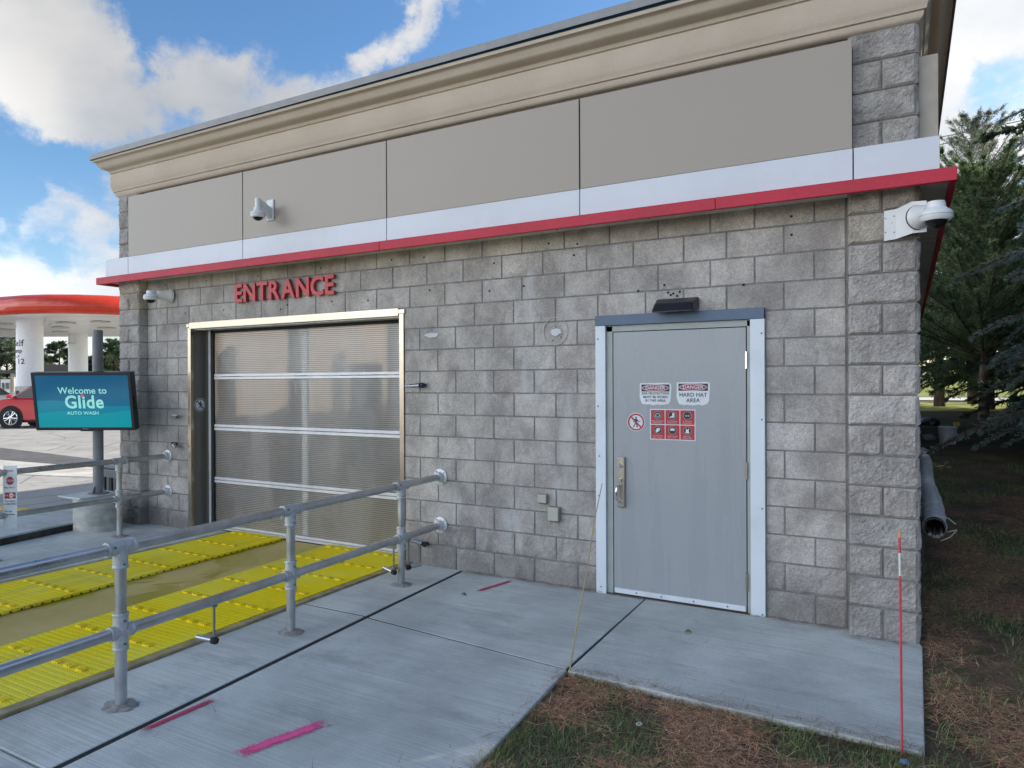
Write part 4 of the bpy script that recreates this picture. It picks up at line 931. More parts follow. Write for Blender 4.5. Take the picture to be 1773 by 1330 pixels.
def tv():
    c = Vector((-7.845, -.685, 1.50)); ya, ti = .479, .140; W_, H_ = 1.153, .67
    rot = Matrix.Translation(c) @ Matrix.Rotation(ya, 4, 'Z') @ Matrix.Rotation(ti, 4, 'X')
    # local frame: x right, -y towards viewer, z up; the screen tips downwards
    t = empty('display_screen', tuple(c-Vector((0, 0, .33))), 'black framed outdoor screen showing a teal Glide welcome picture', 'screen')
    def part(m, name, mt, bevel=0):
        o = m.build(name, mt, None, bevel=bevel); o.matrix_world = rot; o.parent = t; o.matrix_parent_inverse = Matrix.Translation(-Vector(t.location)); return o
    a, b = W_/2, H_/2; f = .034
    m = MB(); m.box(-a, a, .0, .085, -b, b); part(m, 'case', BLACK, .006)
    m = MB(); m.box(-a, -a+f, -.012, 0, -b, b); m.box(a-f, a, -.012, 0, -b, b); m.box(-a+f, a-f, -.012, 0, b-f, b); m.box(-a+f, a-f, -.012, 0, -b, -b+f); part(m, 'bezel', BLACK, .002)
    m = MB(); m.box(-a+f, a-f, -.004, -.001, -b+f, b-f); scr = part(m, 'screen', m_screen())
    m = MB(); m.box(a-.001, a+.012, .02, .06, -.10, .06); part(m, 'side_controls', BLACK, .004)
    m = MB(); m.box(-.07, .07, .0, .03, -b-.014, -b); part(m, 'sensor_lip', BLACK, .004)
    m = MB(); m.box(-.12, .12, .085, .13, -.12, .12); part(m, 'wall_mount', DGREY)
    def tx(s, x, z, sz, mt, off=0, xs=1, dy=-.0062, name='lettering'):
        o = text(name, s, sz, mt, facing(x, dy, z), None, extrude=.0004, offset=off, xs=xs); o.matrix_world = rot; o.parent = t; o.matrix_parent_inverse = Matrix.Translation(-Vector(t.location))
    tx('Welcome to', .0, .122, .106, TERM, .0012, 1.03); tx('Glide', .01, -.014, .205, TERM, .0050, .97); tx('AUTO WASH', -.015, -.136, .056, TERM, .0006, 1.08)
    m = MB(); m.box(-.19, .155, -.0066, -.006, -.166, -.162); m.path([Vector(p_) for p_ in ((.16, -.0063, -.16), (.175, -.0063, -.15), (.185, -.0063, -.135), (.195, -.0063, -.145), (.205, -.0063, -.118), (.225, -.0063, -.128), (.245, -.0063, -.132))], .0022, 6); part(m, 'underline', TERW)
    m = MB(); m.box(-.016, .013, -.0085, -.0078, .052, .080); part(m, 'red_dot', TERR)
    m = MB(); m.box(-.035, .035, -.0135, -.0125, -b+.014, -b+.02); part(m, 'badge', plain('badge', (.3, .32, .34), .4))
tv()

# ------------------------------------------------------------------ mats
def mat_(x0a, x1a, x0b, x1b, y0, y1, label):
    t = empty('wash_mat', ((x0a+x1a)/2, y1, .02), label, 'mat', 'yellow perforated wash lane mats')
    m = MB(); m.prism([(x0a, y1), (x1a, y1), (x1b, y0), (x0b, y0)], .018, -.008, lambda x, y, q: (x, y, q)); m.build('perforated_sheet', MATM, t, bevel=.003)
    m = MB(); y = y1-.10; k = 0
    while y > y0+.1:
        f = (y-y1)/(y0-y1); a = x0a+(x0b-x0a)*f; b = x1a+(x1b-x1a)*f; x = a+.07
        while x < b-.08:
            for q in range(3): m.box(x+.02*q+.004*q, x+.02*q+.020, y-.022, y+.022, .0182, .029)
            x += .125
        y -= .43; k += 1
    m.build('treads', YEL, t, bevel=.0015)
    m = MB(); xx = [(x0a, x0b), (x1a, x1b)]
    yy = y1-.02
    while yy > y0+.05:
        f = (yy-y1)/(y0-y1)
        for pa, pb in xx: x = pa+(pb-pa)*f; m.box(x-.002, x+.002, yy-.016, yy, -.006, .006)
        yy -= .075
    m.build('edge_slots', RUB, t)
mat_(-4.90, -3.775, -4.52, -3.71, -6.2, .16, 'yellow perforated mat nearest the near railing')
mat_(-6.33, -5.57, -6.22, -5.33, -6.2, .16, 'yellow perforated mat along the far side of the lane')

# spray marks
def mark(p, q, w, mat, label):
    p, q = Vector((*p, .0)), Vector((*q, .0)); d = (q-p); L_ = d.length; m = MB(); m.box(-L_/2, L_/2, -w/2, w/2, 0, .0005); o = m.build('spray_mark', mat)
    o.location = (p+q)/2+Vector((0, 0, .0045)); o.rotation_euler = (0, 0, math.atan2(d.y, d.x)); return tag(o, label, 'spray mark', 'spray paint marks on the walk')
PK = m_alpha('pink_spray', (1.0, .13, .36), 1.5); PD = m_alpha('dull_red_spray', (.62, .045, .13), .8)
mark((-2.90, -3.235), (-2.88, -2.78), .055, PD, 'dull crimson spray line beside the wide joint in the walk')
mark((-2.315, -3.16), (-2.165, -2.69), .105, PK, 'brightest pink spray line near the bottom of the walk')
mark((-2.69, -.50), (-2.585, -.05), .055, PD, 'small red spray line near the block wall')

# ------------------------------------------------------------------ stake, reed, pipe, bucket, litter
t = empty('marker_stake', (.335, -1.635, 0), 'thin red and white marker stake standing at the slab corner', 'marker stake')
def stk(z0, z1, mt, nm): 
    m = MB(); m.tube((.335-.008*z0, -1.635, z0), (.335-.008*z1, -1.635, z1), .0052, 12); m.build(nm, mt, t, smooth=True)
stk(-.05, .80, FLUO, 'red_shaft'); stk(.80, .905, plain('stake_white', (.75, .75, .72), .5), 'white_band'); stk(.905, .975, FLUO, 'upper_red_band'); stk(.975, 1.005, ORAN, 'orange_tip')
m = MB(); m.path([Vector(p_) for p_ in ((-1.372, -1.56, -.02), (-1.352, -1.49, .25), (-1.325, -1.40, .55), (-1.315, -1.32, .82), (-1.305, -1.20, 1.06))], lambda a: .0048-.0022*a.z, 8)
tag(m.build('dry_reed', STICK, smooth=True), 'thin dry reed leaning at the grass corner before the door', 'reed')
def pipe():
    a = Vector((.535, .75, .605)); b = Vector((.60, 8.3, .50)); n = 26; k = 24; d = (b-a).normalized(); u = Vector((0, 0, 1)); s = d.cross(u).normalized(); u = s.cross(d)
    t = empty('drain_pipe', tuple(a), 'long grey plastic pipe strapped along the right side wall', 'pipe')
    m = MB(); vs = []; fs = []
    for j in range(k+1):
        f = j/k; c = a.lerp(b, f)+s*.012*math.sin(f*11)+u*.01*math.sin(f*7+1)
        for i in range(n): vs.append(c+(s*math.cos(i*math.tau/n)+u*math.sin(i*math.tau/n))*.075)
    for j in range(k): fs += [(j*n+i, j*n+(i+1) % n, (j+1)*n+(i+1) % n, (j+1)*n+i) for i in range(n)]
    m.add(vs, fs); m.build('pipe_wall', PVC, t, smooth=True)
    m = MB(); m.add([v for r_ in (.075, .066) for v in [a+(s*math.cos(i*math.tau/n)+u*math.sin(i*math.tau/n))*r_-d*.001 for i in range(n)]], [(i, (i+1) % n, n+(i+1) % n, n+i) for i in range(n)])
    m.add([v for q in (0, 1.2) for v in [a+d*q+(s*math.cos(i*math.tau/n)+u*math.sin(i*math.tau/n))*.066 for i in range(n)]], [(i, (i+1) % n, n+(i+1) % n, n+i) for i in range(n)]); m.build('pipe_mouth', plain('pvc_inner', (.06, .06, .06), .8), t)
    for f in (.004, .06, .12, .20, .30, .42, .56, .72):
        c = a.lerp(b, f)+s*.012*math.sin(f*11)+u*.01*math.sin(f*7+1); m = MB(); m.lathe([(.0765, -.012), (.080, -.01), (.080, .01), (.0765, .012)], c, d, 26, cap=False); m.build('strap', plain('strap_pale', (.42, .43, .42), .5), t, smooth=True)
    for i, (dx, dz, r_) in enumerate(((-.03, -.045, .012), (-.005, -.052, .011), (.02, -.048, .014), (.042, -.03, .011))):
        m = MB(); m.tube(a+s*dx+u*dz-d*(.03+.02*i), a+s*dx+u*dz+d*.9, r_, 12); m.build('inner_conduit', plain('inner_tube', (.22, .21, .2), .5), t, smooth=True)
    m = MB(); pts = [a+d*.10+Vector((.02, 0, .08)), a+d*.06+Vector((.09, 0, .07)), a+Vector((.13, -.02, .045))]; m.path(pts, .005, 8); pts = [a+Vector((.08, 0, -.02)), a+Vector((.14, 0, -.0)), a+Vector((.10, .02, -.06)), a+Vector((.04, 0, -.09))]; m.path(pts, .0035, 6); m.build('tie_cord', plain('tie_pale', (.40, .42, .40), .6), t)
    for f in (.02, .22, .5):
        c = a.lerp(b, f); m = MB(); m.box(.428, .47, c.y-.03, c.y+.05, max(.08, c.z-.42), c.z+.16); m.box(.44, c.x, c.y-.02, c.y+.02, c.z-.11, c.z-.078); m.build('bracket', BLACK, t)
pipe()
t = empty('bucket', (.98, 9.2, .60), 'grey plastic bucket with pale rim on the grass', 'bucket')
z = gz(.98, 9.2)
m = MB(); m.lathe([(.125, 0), (.145, .26), (.150, .262), (.150, .30), (.145, .302), (.135, .30), (.13, .05), (.002, .05)], (.98, 9.2, z), (0, 0, 1), 28); m.build('pail', plain('bucket_grey', (.34, .36, .40), .5), t, smooth=True)
m = MB(); m.lathe([(.150, .285), (.156, .29), (.156, .305), (.150, .308), (.142, .305)], (.98, 9.2, z), (0, 0, 1), 28, cap=False); m.build('rim', plain('bucket_rim', (.45, .50, .56), .4), t, smooth=True)
m = MB(); m.box(.93, 1.0, 9.05, 9.062, z+.06, z+.19); m.build('bucket_label', plain('faded_label', (.35, .37, .4), .6), t)
def lump(name, x, y, s, mat, label, cat, seed, fl=.6):
    random.seed(seed); bm = bmesh.new(); bmesh.ops.create_icosphere(bm, subdivisions=2, radius=s)
    for v in bm.verts: v.co *= 1+.35*mnoise.noise(v.co/s*1.3+Vector((seed, 0, 0))); v.co.z *= fl
    me = bpy.data.meshes.new(name); bm.to_mesh(me); bm.free(); me.materials.append(mat)
    o = bpy.data.objects.new(name, me); COL.objects.link(o); o.location = (x, y, gz(x, y)+s*fl*.6); return tag(o, label, cat)
lump('plastic_sack', .80, 14.0, .22, BLACK, 'crumpled black plastic sack on the soil by the back of the wall', 'sack', 2)
lump('scrap_rag', .70, 9.8, .13, plain('rag_grey', (.13, .12, .12), .9), 'grey rag lying left of the bucket', 'rag', 3)
m = MB(); m.box(1.30, 1.42, 13.9, 14.0, gz(1.35, 14)+.02, gz(1.35, 14)+.09); m.box(1.31, 1.34, 13.88, 13.9, gz(1.35, 14)+.0, gz(1.35, 14)+.1); tag(m.build('yellow_crate_piece', YELP), 'small yellow plastic piece on the ground behind the bucket', 'plastic piece')
# foreground bits: leaf, wrapper, bottle ring
def leafy(x, y, s, a, mat, label, name='fallen_leaf', cat='leaf', z=None):
    m = MB(); n = 9; L_ = []; Rr = []
    for i in range(n):
        f = i/(n-1); w = s*.32*math.sin(math.pi*min(1, f*.93+.05))**.8; L_.append((f*s, w, .012*math.sin(f*3)+w*.35)); Rr.append((f*s, -w, .012*math.sin(f*3)+w*.2))
    vs = L_+Rr; m.add(vs, [(i, i+1, n+i+1, n+i) for i in range(n-1)]); o = m.build(name, mat); o.location = (x, y, (gz(x, y)+.02) if z is None else z); o.rotation_euler = (.1, .15, a); return tag(o, label, cat)
TL = plain('tan_leaf', (.30, .17, .07), .7)
leafy(-.37, -2.42, .065, .3, TL, 'curled tan leaf lying on the dark soil')
leafy(-2.75, -.62, .05, .2, plain('brown_leaf', (.20, .14, .05), .8), 'small brown leaf on the walk near the small red mark', z=.006)
leafy(-.95, -.62, .05, .5, plain('brown_leaf', (.20, .14, .05), .8), 'small brown leaf on the slab before the door', z=.010)
lump('foil_scrap', -1.03, -2.70, .018, plain('foil_white', (.7, .72, .74), .3), 'tiny crumpled white foil in the grass near the walk', 'litter', 11)
lump('blue_wrapper', .345, -1.72, .020, plain('wrapper_blue', (.12, .22, .45), .3), 'tiny crumpled blue wrapper at the stake', 'litter', 12)
m = MB(); 
for i in range(16): m.tube((-.80+.013*math.cos(i*math.tau/16), -1.98+.013*math.sin(i*math.tau/16), gz(-.8, -1.98)+.022), (-.80+.013*math.cos((i+1)*math.tau/16), -1.98+.013*math.sin((i+1)*math.tau/16), gz(-.8, -1.98)+.022), .003, 6)
tag(m.build('bottle_ring', plain('ring_white', (.6, .6, .6), .4)), 'small pale plastic ring on the dark soil', 'litter')

# ------------------------------------------------------------------ needles and grass
def on_soil(x, y):
    return (x > .47) | ((y < -1.60) & (x > -1.355+.07*(y+1.6)*-1*0+(y+1.56)*-.045))
def strips(P, dirs, L_, w, curve, tone_, name, mat, segs=3, zb=None):
    n = len(P); up_ = np.array([0, 0, 1.]); side = np.cross(dirs, up_); ln = np.linalg.norm(side, axis=1, keepdims=True); side = np.where(ln > 1e-3, side/np.maximum(ln, 1e-6), np.array([1., 0, 0]))
    V = []
    for k in range(segs+1):
        f = k/segs; c = P+dirs*(L_*f)[:, None]+curve*(f*f*1.0)[..., None] if np.ndim(f) else P+dirs*(L_*f)[:, None]+curve*(f*f)
        ww = (w*(1-.75*f))[:, None]; V += [c-side*ww, c+side*ww]
    V = np.stack(V, 1); F = []
    for k in range(segs): F.append([2*k, 2*k+1, 2*k+3, 2*k+2])
    F = np.array(F)[None]+(np.arange(n)*(2*(segs+1)))[:, None, None]; F = F.reshape(-1, 4)
    tn = np.repeat(np.c_[tone_, np.ones(n)], segs, axis=0)
    return fastmesh(name, V.reshape(-1, 3), F, mat, tone=tn)
def gzv(x, y): return np.array([gz(a, b) for a, b in zip(x, y)])
def fieldn(x, y, s, o): return np.array([mnoise.fractal(Vector((a*s+o, b*s, o)), 1, 2, 3) for a, b in zip(x, y)])
def scatter(n, x0, x1, y0, y1, dens=None, near_=True):
    out = []
    while sum(len(a) for a in out) < n:
        x = rng.uniform(x0, x1, n*2); y = rng.uniform(y0, y1, n*2); k = on_soil(x, y); x, y = x[k], y[k]
        if dens is not None: k = rng.random(len(x)) < dens(x, y); x, y = x[k], y[k]
        out.append(np.c_[x, y])
    return np.concatenate(out)[:n]
def litter(n, area, seed_off, wide=.0009, Lr=(.05, .13), dz=.03, dens=None):
    P2 = scatter(n, *area, dens=dens); z = gzv(P2[:, 0], P2[:, 1])+rng.uniform(.001, dz, n)
    th = rng.uniform(0, math.tau, n); P = np.c_[P2, z]; d = np.c_[np.cos(th), np.sin(th), rng.uniform(-.10, .12, n)]
    L_ = rng.uniform(*Lr, n); cv = np.c_[rng.normal(0, .02, n), rng.normal(0, .02, n), rng.uniform(-.012, .006, n)]
    a = np.array([.58, .24, .115]); b = np.array([.70, .47, .27]); g_ = np.array([.25, .15, .10]); q = rng.random((n, 1)); tn = a*(1-q)+b*q; sel = rng.random(n) < .3; tn[sel] = g_; tn *= rng.uniform(.6, 1.35, (n, 1))
    return strips(P, d, L_, np.full(n, wide), cv, tn, 'pine_needle_litter', LIT)
dn = lambda x, y: np.clip(.38+2.8*fieldn(x, y, 1.5, 4.), .03, 1)
litter(34000, (-1.4, 1.5, -4.2, -1.2), 0, wide=.0013, Lr=(.06, .15), dens=dn); o1 = bpy.context.scene.objects['pine_needle_litter']; tag(o1, 'brown fallen pine needles over the near soil', 'pine needles', kind='stuff')
litter(34000, (.45, 2.6, -2.4, 5), 0, wide=.0014, Lr=(.07, .16), dens=dn); tag(bpy.context.scene.objects['pine_needle_litter.001'], 'brown fallen pine needles along the right side wall', 'pine needles', kind='stuff')
def grass(n, area, s, h=(.03, .08), w=.0012, dens=None, tn0=((.10, .16, .045), (.23, .31, .10)), name='grass'):
    P2 = scatter(n, *area, dens=dens); z = gzv(P2[:, 0], P2[:, 1])-.002; th = rng.uniform(0, math.tau, n); k = rng.uniform(.2, 1.1, n)
    d = np.c_[np.cos(th)*k, np.sin(th)*k, np.ones(n)]; d /= np.linalg.norm(d, axis=1, keepdims=True); L_ = rng.uniform(*h, n); cv = np.c_[np.cos(th)*.02, np.sin(th)*.02, -np.full(n, .012)]*rng.uniform(.3, 1.6, (n, 1))
    q = rng.random((n, 1)); tn = np.array(tn0[0])*(1-q)+np.array(tn0[1])*q
    return strips(np.c_[P2, z], d, L_, np.full(n, w), cv, tn, name, LIT)
gd = lambda x, y: np.clip((fieldn(x, y, 1.9, 9.)*2.6+.18)+np.exp(-((x+1.2)/.35)**2)*.8*(y < -1.5), 0, 1)**1.3
tag(grass(12000, (-1.4, 1.4, -4.2, -1.2), 0, dens=gd), 'short green grass clumps in the soil beside the walk', 'grass', kind='stuff')
tag(grass(14000, (.46, 3.2, -1.5, 7), 0, h=(.03, .09), w=.002, dens=lambda x, y: np.clip(fieldn(x, y, 1.1, 2.)*2.2+.32, 0, 1)), 'sparse dark grass along the right side wall', 'grass', kind='stuff')
# edge tufts against the slabs
P2 = []
for i in range(2600):
    f = rng.random(); 
    if rng.random() < .55: x, y = -1.345+1.77*f, -1.575-.05*f-abs(rng.normal(0, .025))
    else: x, y = -1.345+.10*f+abs(rng.normal(0, .025)), -1.6-2.0*f
    P2.append((x, y))
P2 = np.array(P2); n = len(P2); th = rng.uniform(0, math.tau, n); d = np.c_[np.cos(th)*.9, np.sin(th)*.9, rng.uniform(.3, 1.1, n)]; d /= np.linalg.norm(d, axis=1, keepdims=True)
q = rng.random((n, 1)); tn = np.where(rng.random((n, 1)) < .5, np.array([[.07, .11, .03]]), np.array([[.24, .13, .06]]))*(.6+.8*q)
tag(strips(np.c_[P2, gzv(P2[:, 0], P2[:, 1])], d, rng.uniform(.03, .085, n), np.full(n, .0011), np.c_[np.zeros(n), np.zeros(n), -np.full(n, .015)], tn, 'grass', LIT), 'grass and needle fringe along the slab edges', 'grass', kind='stuff')
# needles blown on the slabs along the wall foot
n = 900; x = rng.uniform(-3.1, .4, n); y = -.01-abs(rng.normal(0, .035, n)); k = (x < -.0) | (y < -.14); y = np.where((x > 0), y-.12, y)
th = rng.uniform(-.6, .6, n)+np.where(rng.random(n) < .5, 0, math.pi); dd = np.c_[np.cos(th), np.sin(th)*.7, rng.uniform(-.02, .06, n)]
tag(strips(np.c_[x, y, rng.uniform(.006, .016, n)], dd, rng.uniform(.03, .09, n), np.full(n, .0011), np.zeros((n, 3)), np.tile([[.16, .075, .04]], (n, 1))*rng.uniform(.5, 1.4, (n, 1)), 'pine_needle_litter', LIT), 'pine needles gathered at the foot of the block wall', 'pine needles', kind='stuff')
n = 420; f = rng.random(n); sel = rng.random(n) < .65; off = abs(rng.normal(0, .05, n))
x = np.where(sel, -1.36+1.78*f, -1.38+.08*f-off); y = np.where(sel, -1.56-.05*f+off, -1.6-2.0*f); th = rng.uniform(0, math.tau, n)
tag(strips(np.c_[x, y, rng.uniform(.007, .014, n)], np.c_[np.cos(th), np.sin(th), rng.uniform(-.02, .04, n)], rng.uniform(.03, .10, n), np.full(n, .0012), np.c_[rng.normal(0, .015, (n, 2)), np.zeros(n)], np.tile([[.34, .17, .09]], (n, 1))*rng.uniform(.5, 1.3, (n, 1)), 'pine_needle_litter', LIT), 'pine needles spilling over the slab edge by the grass', 'pine needles', kind='stuff')
n = 60; x = rng.uniform(-3.1, .3, n); y = rng.uniform(-3.9, -.2, n); k = ~((x > -1.4) & (y < -1.5)); x, y = x[k], y[k]; n = len(x); th = rng.uniform(0, math.tau, n)
tag(strips(np.c_[x, y, np.full(n, .007)], np.c_[np.cos(th), np.sin(th), np.zeros(n)], rng.uniform(.04, .10, n), np.full(n, .0012), np.c_[rng.normal(0, .02, (n, 2)), np.zeros(n)], np.tile([[.10, .08, .06]], (n, 1)), 'pine_needle_litter', LIT), 'single loose needles scattered on the walk', 'pine needles', kind='stuff')

# ------------------------------------------------------------------ trees
def conifer(name, base, H, Rr, cb, nb, label, mats, twl=.35, nlen=.03, nw=.004, npt=26, droop=.25, lift=.3, trunk=.12, group=None, seed=1, azr=None, irr=.25, hang=.35, prof=None, step=.16, upt=.0, cat='tree'):
    r_ = np.random.default_rng(seed); bx, by, bz = base
    t = empty(name, base, label, cat, group)
    m = MB(); pts = [(bx+.03*H*.05*math.sin(k*1.3+seed), by+.03*H*.05*math.cos(k*1.7), bz-.2+(H+.1)*k/8) for k in range(9)]
    for k in range(8): m.tube(pts[k], pts[k+1], trunk*(1-k/8)+.012, 12, r2=trunk*(1-(k+1)/8)+.012, cap=False)
    m.build('trunk', BARK, t, smooth=True)
    segA = []; segB = []; wood = MB()
    for i in range(nb):
        f = (i+r_.random())/nb; h = cb+(H-cb)*(f**.9); pr = (prof(f) if prof else (1-f)**.75); L_ = max(.12, Rr*pr*(1+r_.normal(0, irr)))
        az = r_.uniform(0, math.tau) if azr is None else r_.uniform(*azr)
        dirh = np.array([math.cos(az), math.sin(az)]); n = max(3, int(L_/step)); P = []
        el0 = lift+upt*f
        for k in range(n+1):
            s = k/n; z = el0*L_*s-droop*(1-f*.6)*L_*s*s*1.3+.10*L_*max(0, s-.75)
            P.append(np.array([bx+dirh[0]*L_*s, by+dirh[1]*L_*s, bz+h+z]))
        for a, b in zip(P[:-1], P[1:]): wood.tube(tuple(a), tuple(b), .016*(L_/max(Rr, .1))+.003, 5, cap=False)
        side = np.array([-dirh[1], dirh[0], 0])
        for k in range(n+1):
            s = k/n
            if s < .12: continue
            nt_ = 3 if L_ > .5 else 2
            for j in range(nt_*2):
                sg = 1 if j % 2 else -1; tl = twl*(1.15-s*.75)*(.6+.8*r_.random())*min(1, .35+L_/Rr)
                dv = np.array([dirh[0], dirh[1], 0])*(.55+.5*r_.random())+side*sg*(.9*(1-s*.4))*r_.uniform(.3, 1.1)+np.array([0, 0, r_.uniform(-hang, .20)+upt*1.1])
                dv /= np.linalg.norm(dv); p = P[k] if k == n else P[k]+(P[k+1]-P[k])*r_.random()
                segA.append(p); segB.append(p+dv*tl)
        segA.append(P[-1]); segB.append(P[-1]+(P[-1]-P[-2])/np.linalg.norm(P[-1]-P[-2])*twl*.5)
    # leader
    for k in range(8): segA.append(np.array([bx, by, bz+H-.5+k*.06])); segB.append(segA[-1]+np.array([r_.normal(0, .08), r_.normal(0, .08), .25]))
    wood.build('branches', BARK, t)
    A = np.array(segA); Bq = np.array(segB); ns = len(A); A = np.repeat(A, npt, 0); Bq = np.repeat(Bq, npt, 0); n = len(A)
    s = r_.random((n, 1)); p = A+(Bq-A)*s; td = (Bq-A); td /= np.linalg.norm(td, axis=1, keepdims=True)
    rv = r_.normal(0, 1, (n, 3)); rv -= td*(rv*td).sum(1, keepdims=True); rv /= np.linalg.norm(rv, axis=1, keepdims=True)
    nd = td*.75+rv; nd /= np.linalg.norm(nd, axis=1, keepdims=True); sd2 = np.cross(nd, r_.normal(0, 1, (n, 3))); sd2 /= np.linalg.norm(sd2, axis=1, keepdims=True)
    L_ = nlen*r_.uniform(.7, 1.25, (n, 1)); V = np.stack([p-sd2*nw, p+sd2*nw, p+nd*L_], 1).reshape(-1, 3); F = np.arange(n*3).reshape(-1, 3)
    fastmesh('crown', V, F, mats, parent=t)
    return t
FB = m_foliage('blue_spruce_needles', (.17, .26, .25), (.34, .45, .41)); FP = m_foliage('pine_needles_green', (.085, .145, .065), (.22, .29, .14)); FG = m_foliage('grey_spruce_needles', (.16, .18, .14), (.28, .30, .22))
FD = m_foliage('dark_needles', (.045, .075, .04), (.10, .15, .075)); FY = m_foliage('yellow_green_leaves', (.12, .14, .04), (.24, .22, .07)); FL = m_foliage('light_green_leaves', (.10, .15, .09), (.22, .27, .17))
gg = 'conifers behind the right side of the building'
conifer('spruce_tree', (2.74, 7.3, gz(2.4, 7.3)), 7.5, 1.45, .55, 330, 'blue green spruce with drooping boughs at the right edge', FB, twl=.17, nlen=.024, nw=.0042, npt=30, droop=.40, lift=.14, trunk=.13, group=gg, seed=3, azr=(math.pi*.5, math.pi*1.7), step=.055, hang=1.6, prof=lambda f: (1-f*.75)*(.80+.20*math.sin(f*60)))
conifer('pine_tree', (2.15, 17.2, gz(2, 17)), 6.3, 1.9, 1.4, 260, 'tall green pine with upright shoots behind the corner camera', FP, twl=.42, nlen=.085, nw=.010, npt=26, droop=.05, lift=.45, trunk=.13, group=gg, seed=5, upt=.8, step=.22, prof=lambda f: (1-f)**.42)
conifer('spruce_tree', (2.75, 29.8, gz(2, 29)), 11.7, 2.7, 2.8, 210, 'tallest grey green spruce whose thin top stands against the cloud', FG, twl=.65, nlen=.11, nw=.010, npt=16, droop=.10, lift=.35, trunk=.2, group=gg, seed=8, upt=.8, step=.33, prof=lambda f: (1-f)**.55)
conifer('spruce_tree', (1.45, 26.3, gz(1, 26)), 6.6, 2.2, 1.30, 170, 'dark spruce closest to the back of the side wall', FD, hang=.9, twl=.5, nlen=.08, nw=.016, npt=22, droop=.25, lift=.15, trunk=.20, group=gg, seed=9, step=.26, prof=lambda f: (1-f)**.4)
conifer('spruce_tree', (2.75, 23.6, gz(3, 24)), 6.0, 2.3, 1.10, 180, 'dark spruce with split looking trunk under the pine', FD, hang=.9, twl=.5, nlen=.08, nw=.015, npt=22, droop=.28, lift=.12, trunk=.24, group=gg, seed=10, step=.26, prof=lambda f: (1-f)**.4)
conifer('spruce_tree', (4.15, 24.3, gz(4, 24)), 5.2, 2.4, 1.10, 180, 'dark spruce right of the split trunk, half hidden by boughs', FD, hang=.9, twl=.5, nlen=.08, nw=.015, npt=22, droop=.28, lift=.12, trunk=.22, group=gg, seed=11, step=.26, prof=lambda f: (1-f)**.4)
conifer('spruce_tree', (3.55, 12.4, gz(3, 12)), 5.6, 1.75, .15, 170, 'low dark spruce with boughs sweeping the ground', FD, hang=.9, twl=.34, nlen=.05, nw=.008, npt=26, droop=.30, lift=.08, trunk=.14, group=gg, seed=12, step=.17, prof=lambda f: (1-f)**.5)
# tall trees just right of the picture, which shade the front of the building
gs = 'tall shade conifers right of the picture'
for k, (x, y, H, Rr) in enumerate(((5.2, 4.4, 9.5, 2.6), (7.6, 7.4, 11.5, 3.0), (4.9, 9.6, 11.0, 2.6), (9.0, 2.6, 11.5, 3.0), (6.2, .9, 8.0, 2.1), (8.2, 12.5, 13.0, 3.2), (12.0, 6.5, 14.0, 3.4), (7.6, 19.5, 12.0, 3.2), (9.8, 15.5, 12.5, 3.2), (8.0, 25.5, 12.0, 3.2), (12.5, 22, 14.0, 3.6), (5.9, 20.8, 9.5, 2.3), (5.3, 16.4, 8.5, 2.0), (6.9, 23.5, 10.5, 2.4))):
    conifer('spruce_tree', (x, y, gz(min(x, 3), y)), H, Rr, .5, 150, 'tall dense conifer standing right of the camera frame', FD, twl=.6, nlen=.10, nw=.035, npt=14, droop=.22, lift=.1, trunk=.2, group=gs, seed=40+k, step=.3, prof=lambda f: (1-f)**.5)
# left background
gl = 'trees beyond the fuel canopy'
def bgp(u, v, d): q = ray(u, v); return CAMP+q*d
def bgtree(nm, u, d, H, Rr, mt, label, seed, **k):
    p_ = bgp(u, 665, d); conifer(nm, (p_.x, p_.y, -.1), H, Rr, .8, 70, label, mt, twl=.9, nlen=.24, nw=.035, npt=16, trunk=.18, group=gl, seed=seed, step=.4, **k)
bgtree('leafy_tree', 12, 62, 6.0, 2.6, FL, 'pale green bushy tree at the left edge behind the canopy', 20, prof=lambda f: (math.sin(math.pi*min(1, f+.15)))**.5, lift=.5, droop=.1)
bgtree('spruce_tree', 103, 64, 5.6, 2.3, FD, 'dark spruce seen between the two white canopy columns', 21, prof=lambda f: (1-f)**.6)
bgtree('yellowing_tree', 84, 60, 3.4, 1.1, FY, 'small yellow green tree before the dark spruce', 22, prof=lambda f: (math.sin(math.pi*min(1, f+.15)))**.5, lift=.5)
bgtree('spruce_tree', 200, 58, 5.4, 2.0, FD, 'dark spruce just left of the left pilaster', 23, prof=lambda f: (1-f)**.5)
bgtree('yellowing_tree', 184, 62, 4.4, 1.2, FY, 'thin yellowish tree behind the grey pole', 24, prof=lambda f: (1-f)**.4, lift=.5)
bgtree('leafy_tree', -40, 60, 6.5, 3.0, FL, 'pale green tree mostly cut by the left picture edge', 25, prof=lambda f: (math.sin(math.pi*min(1, f+.15)))**.5, lift=.5)
bgtree('spruce_tree', 150, 72, 4.6, 2.4, FD, 'dark far spruce behind the far canopy column', 26, prof=lambda f: (1-f)**.5)

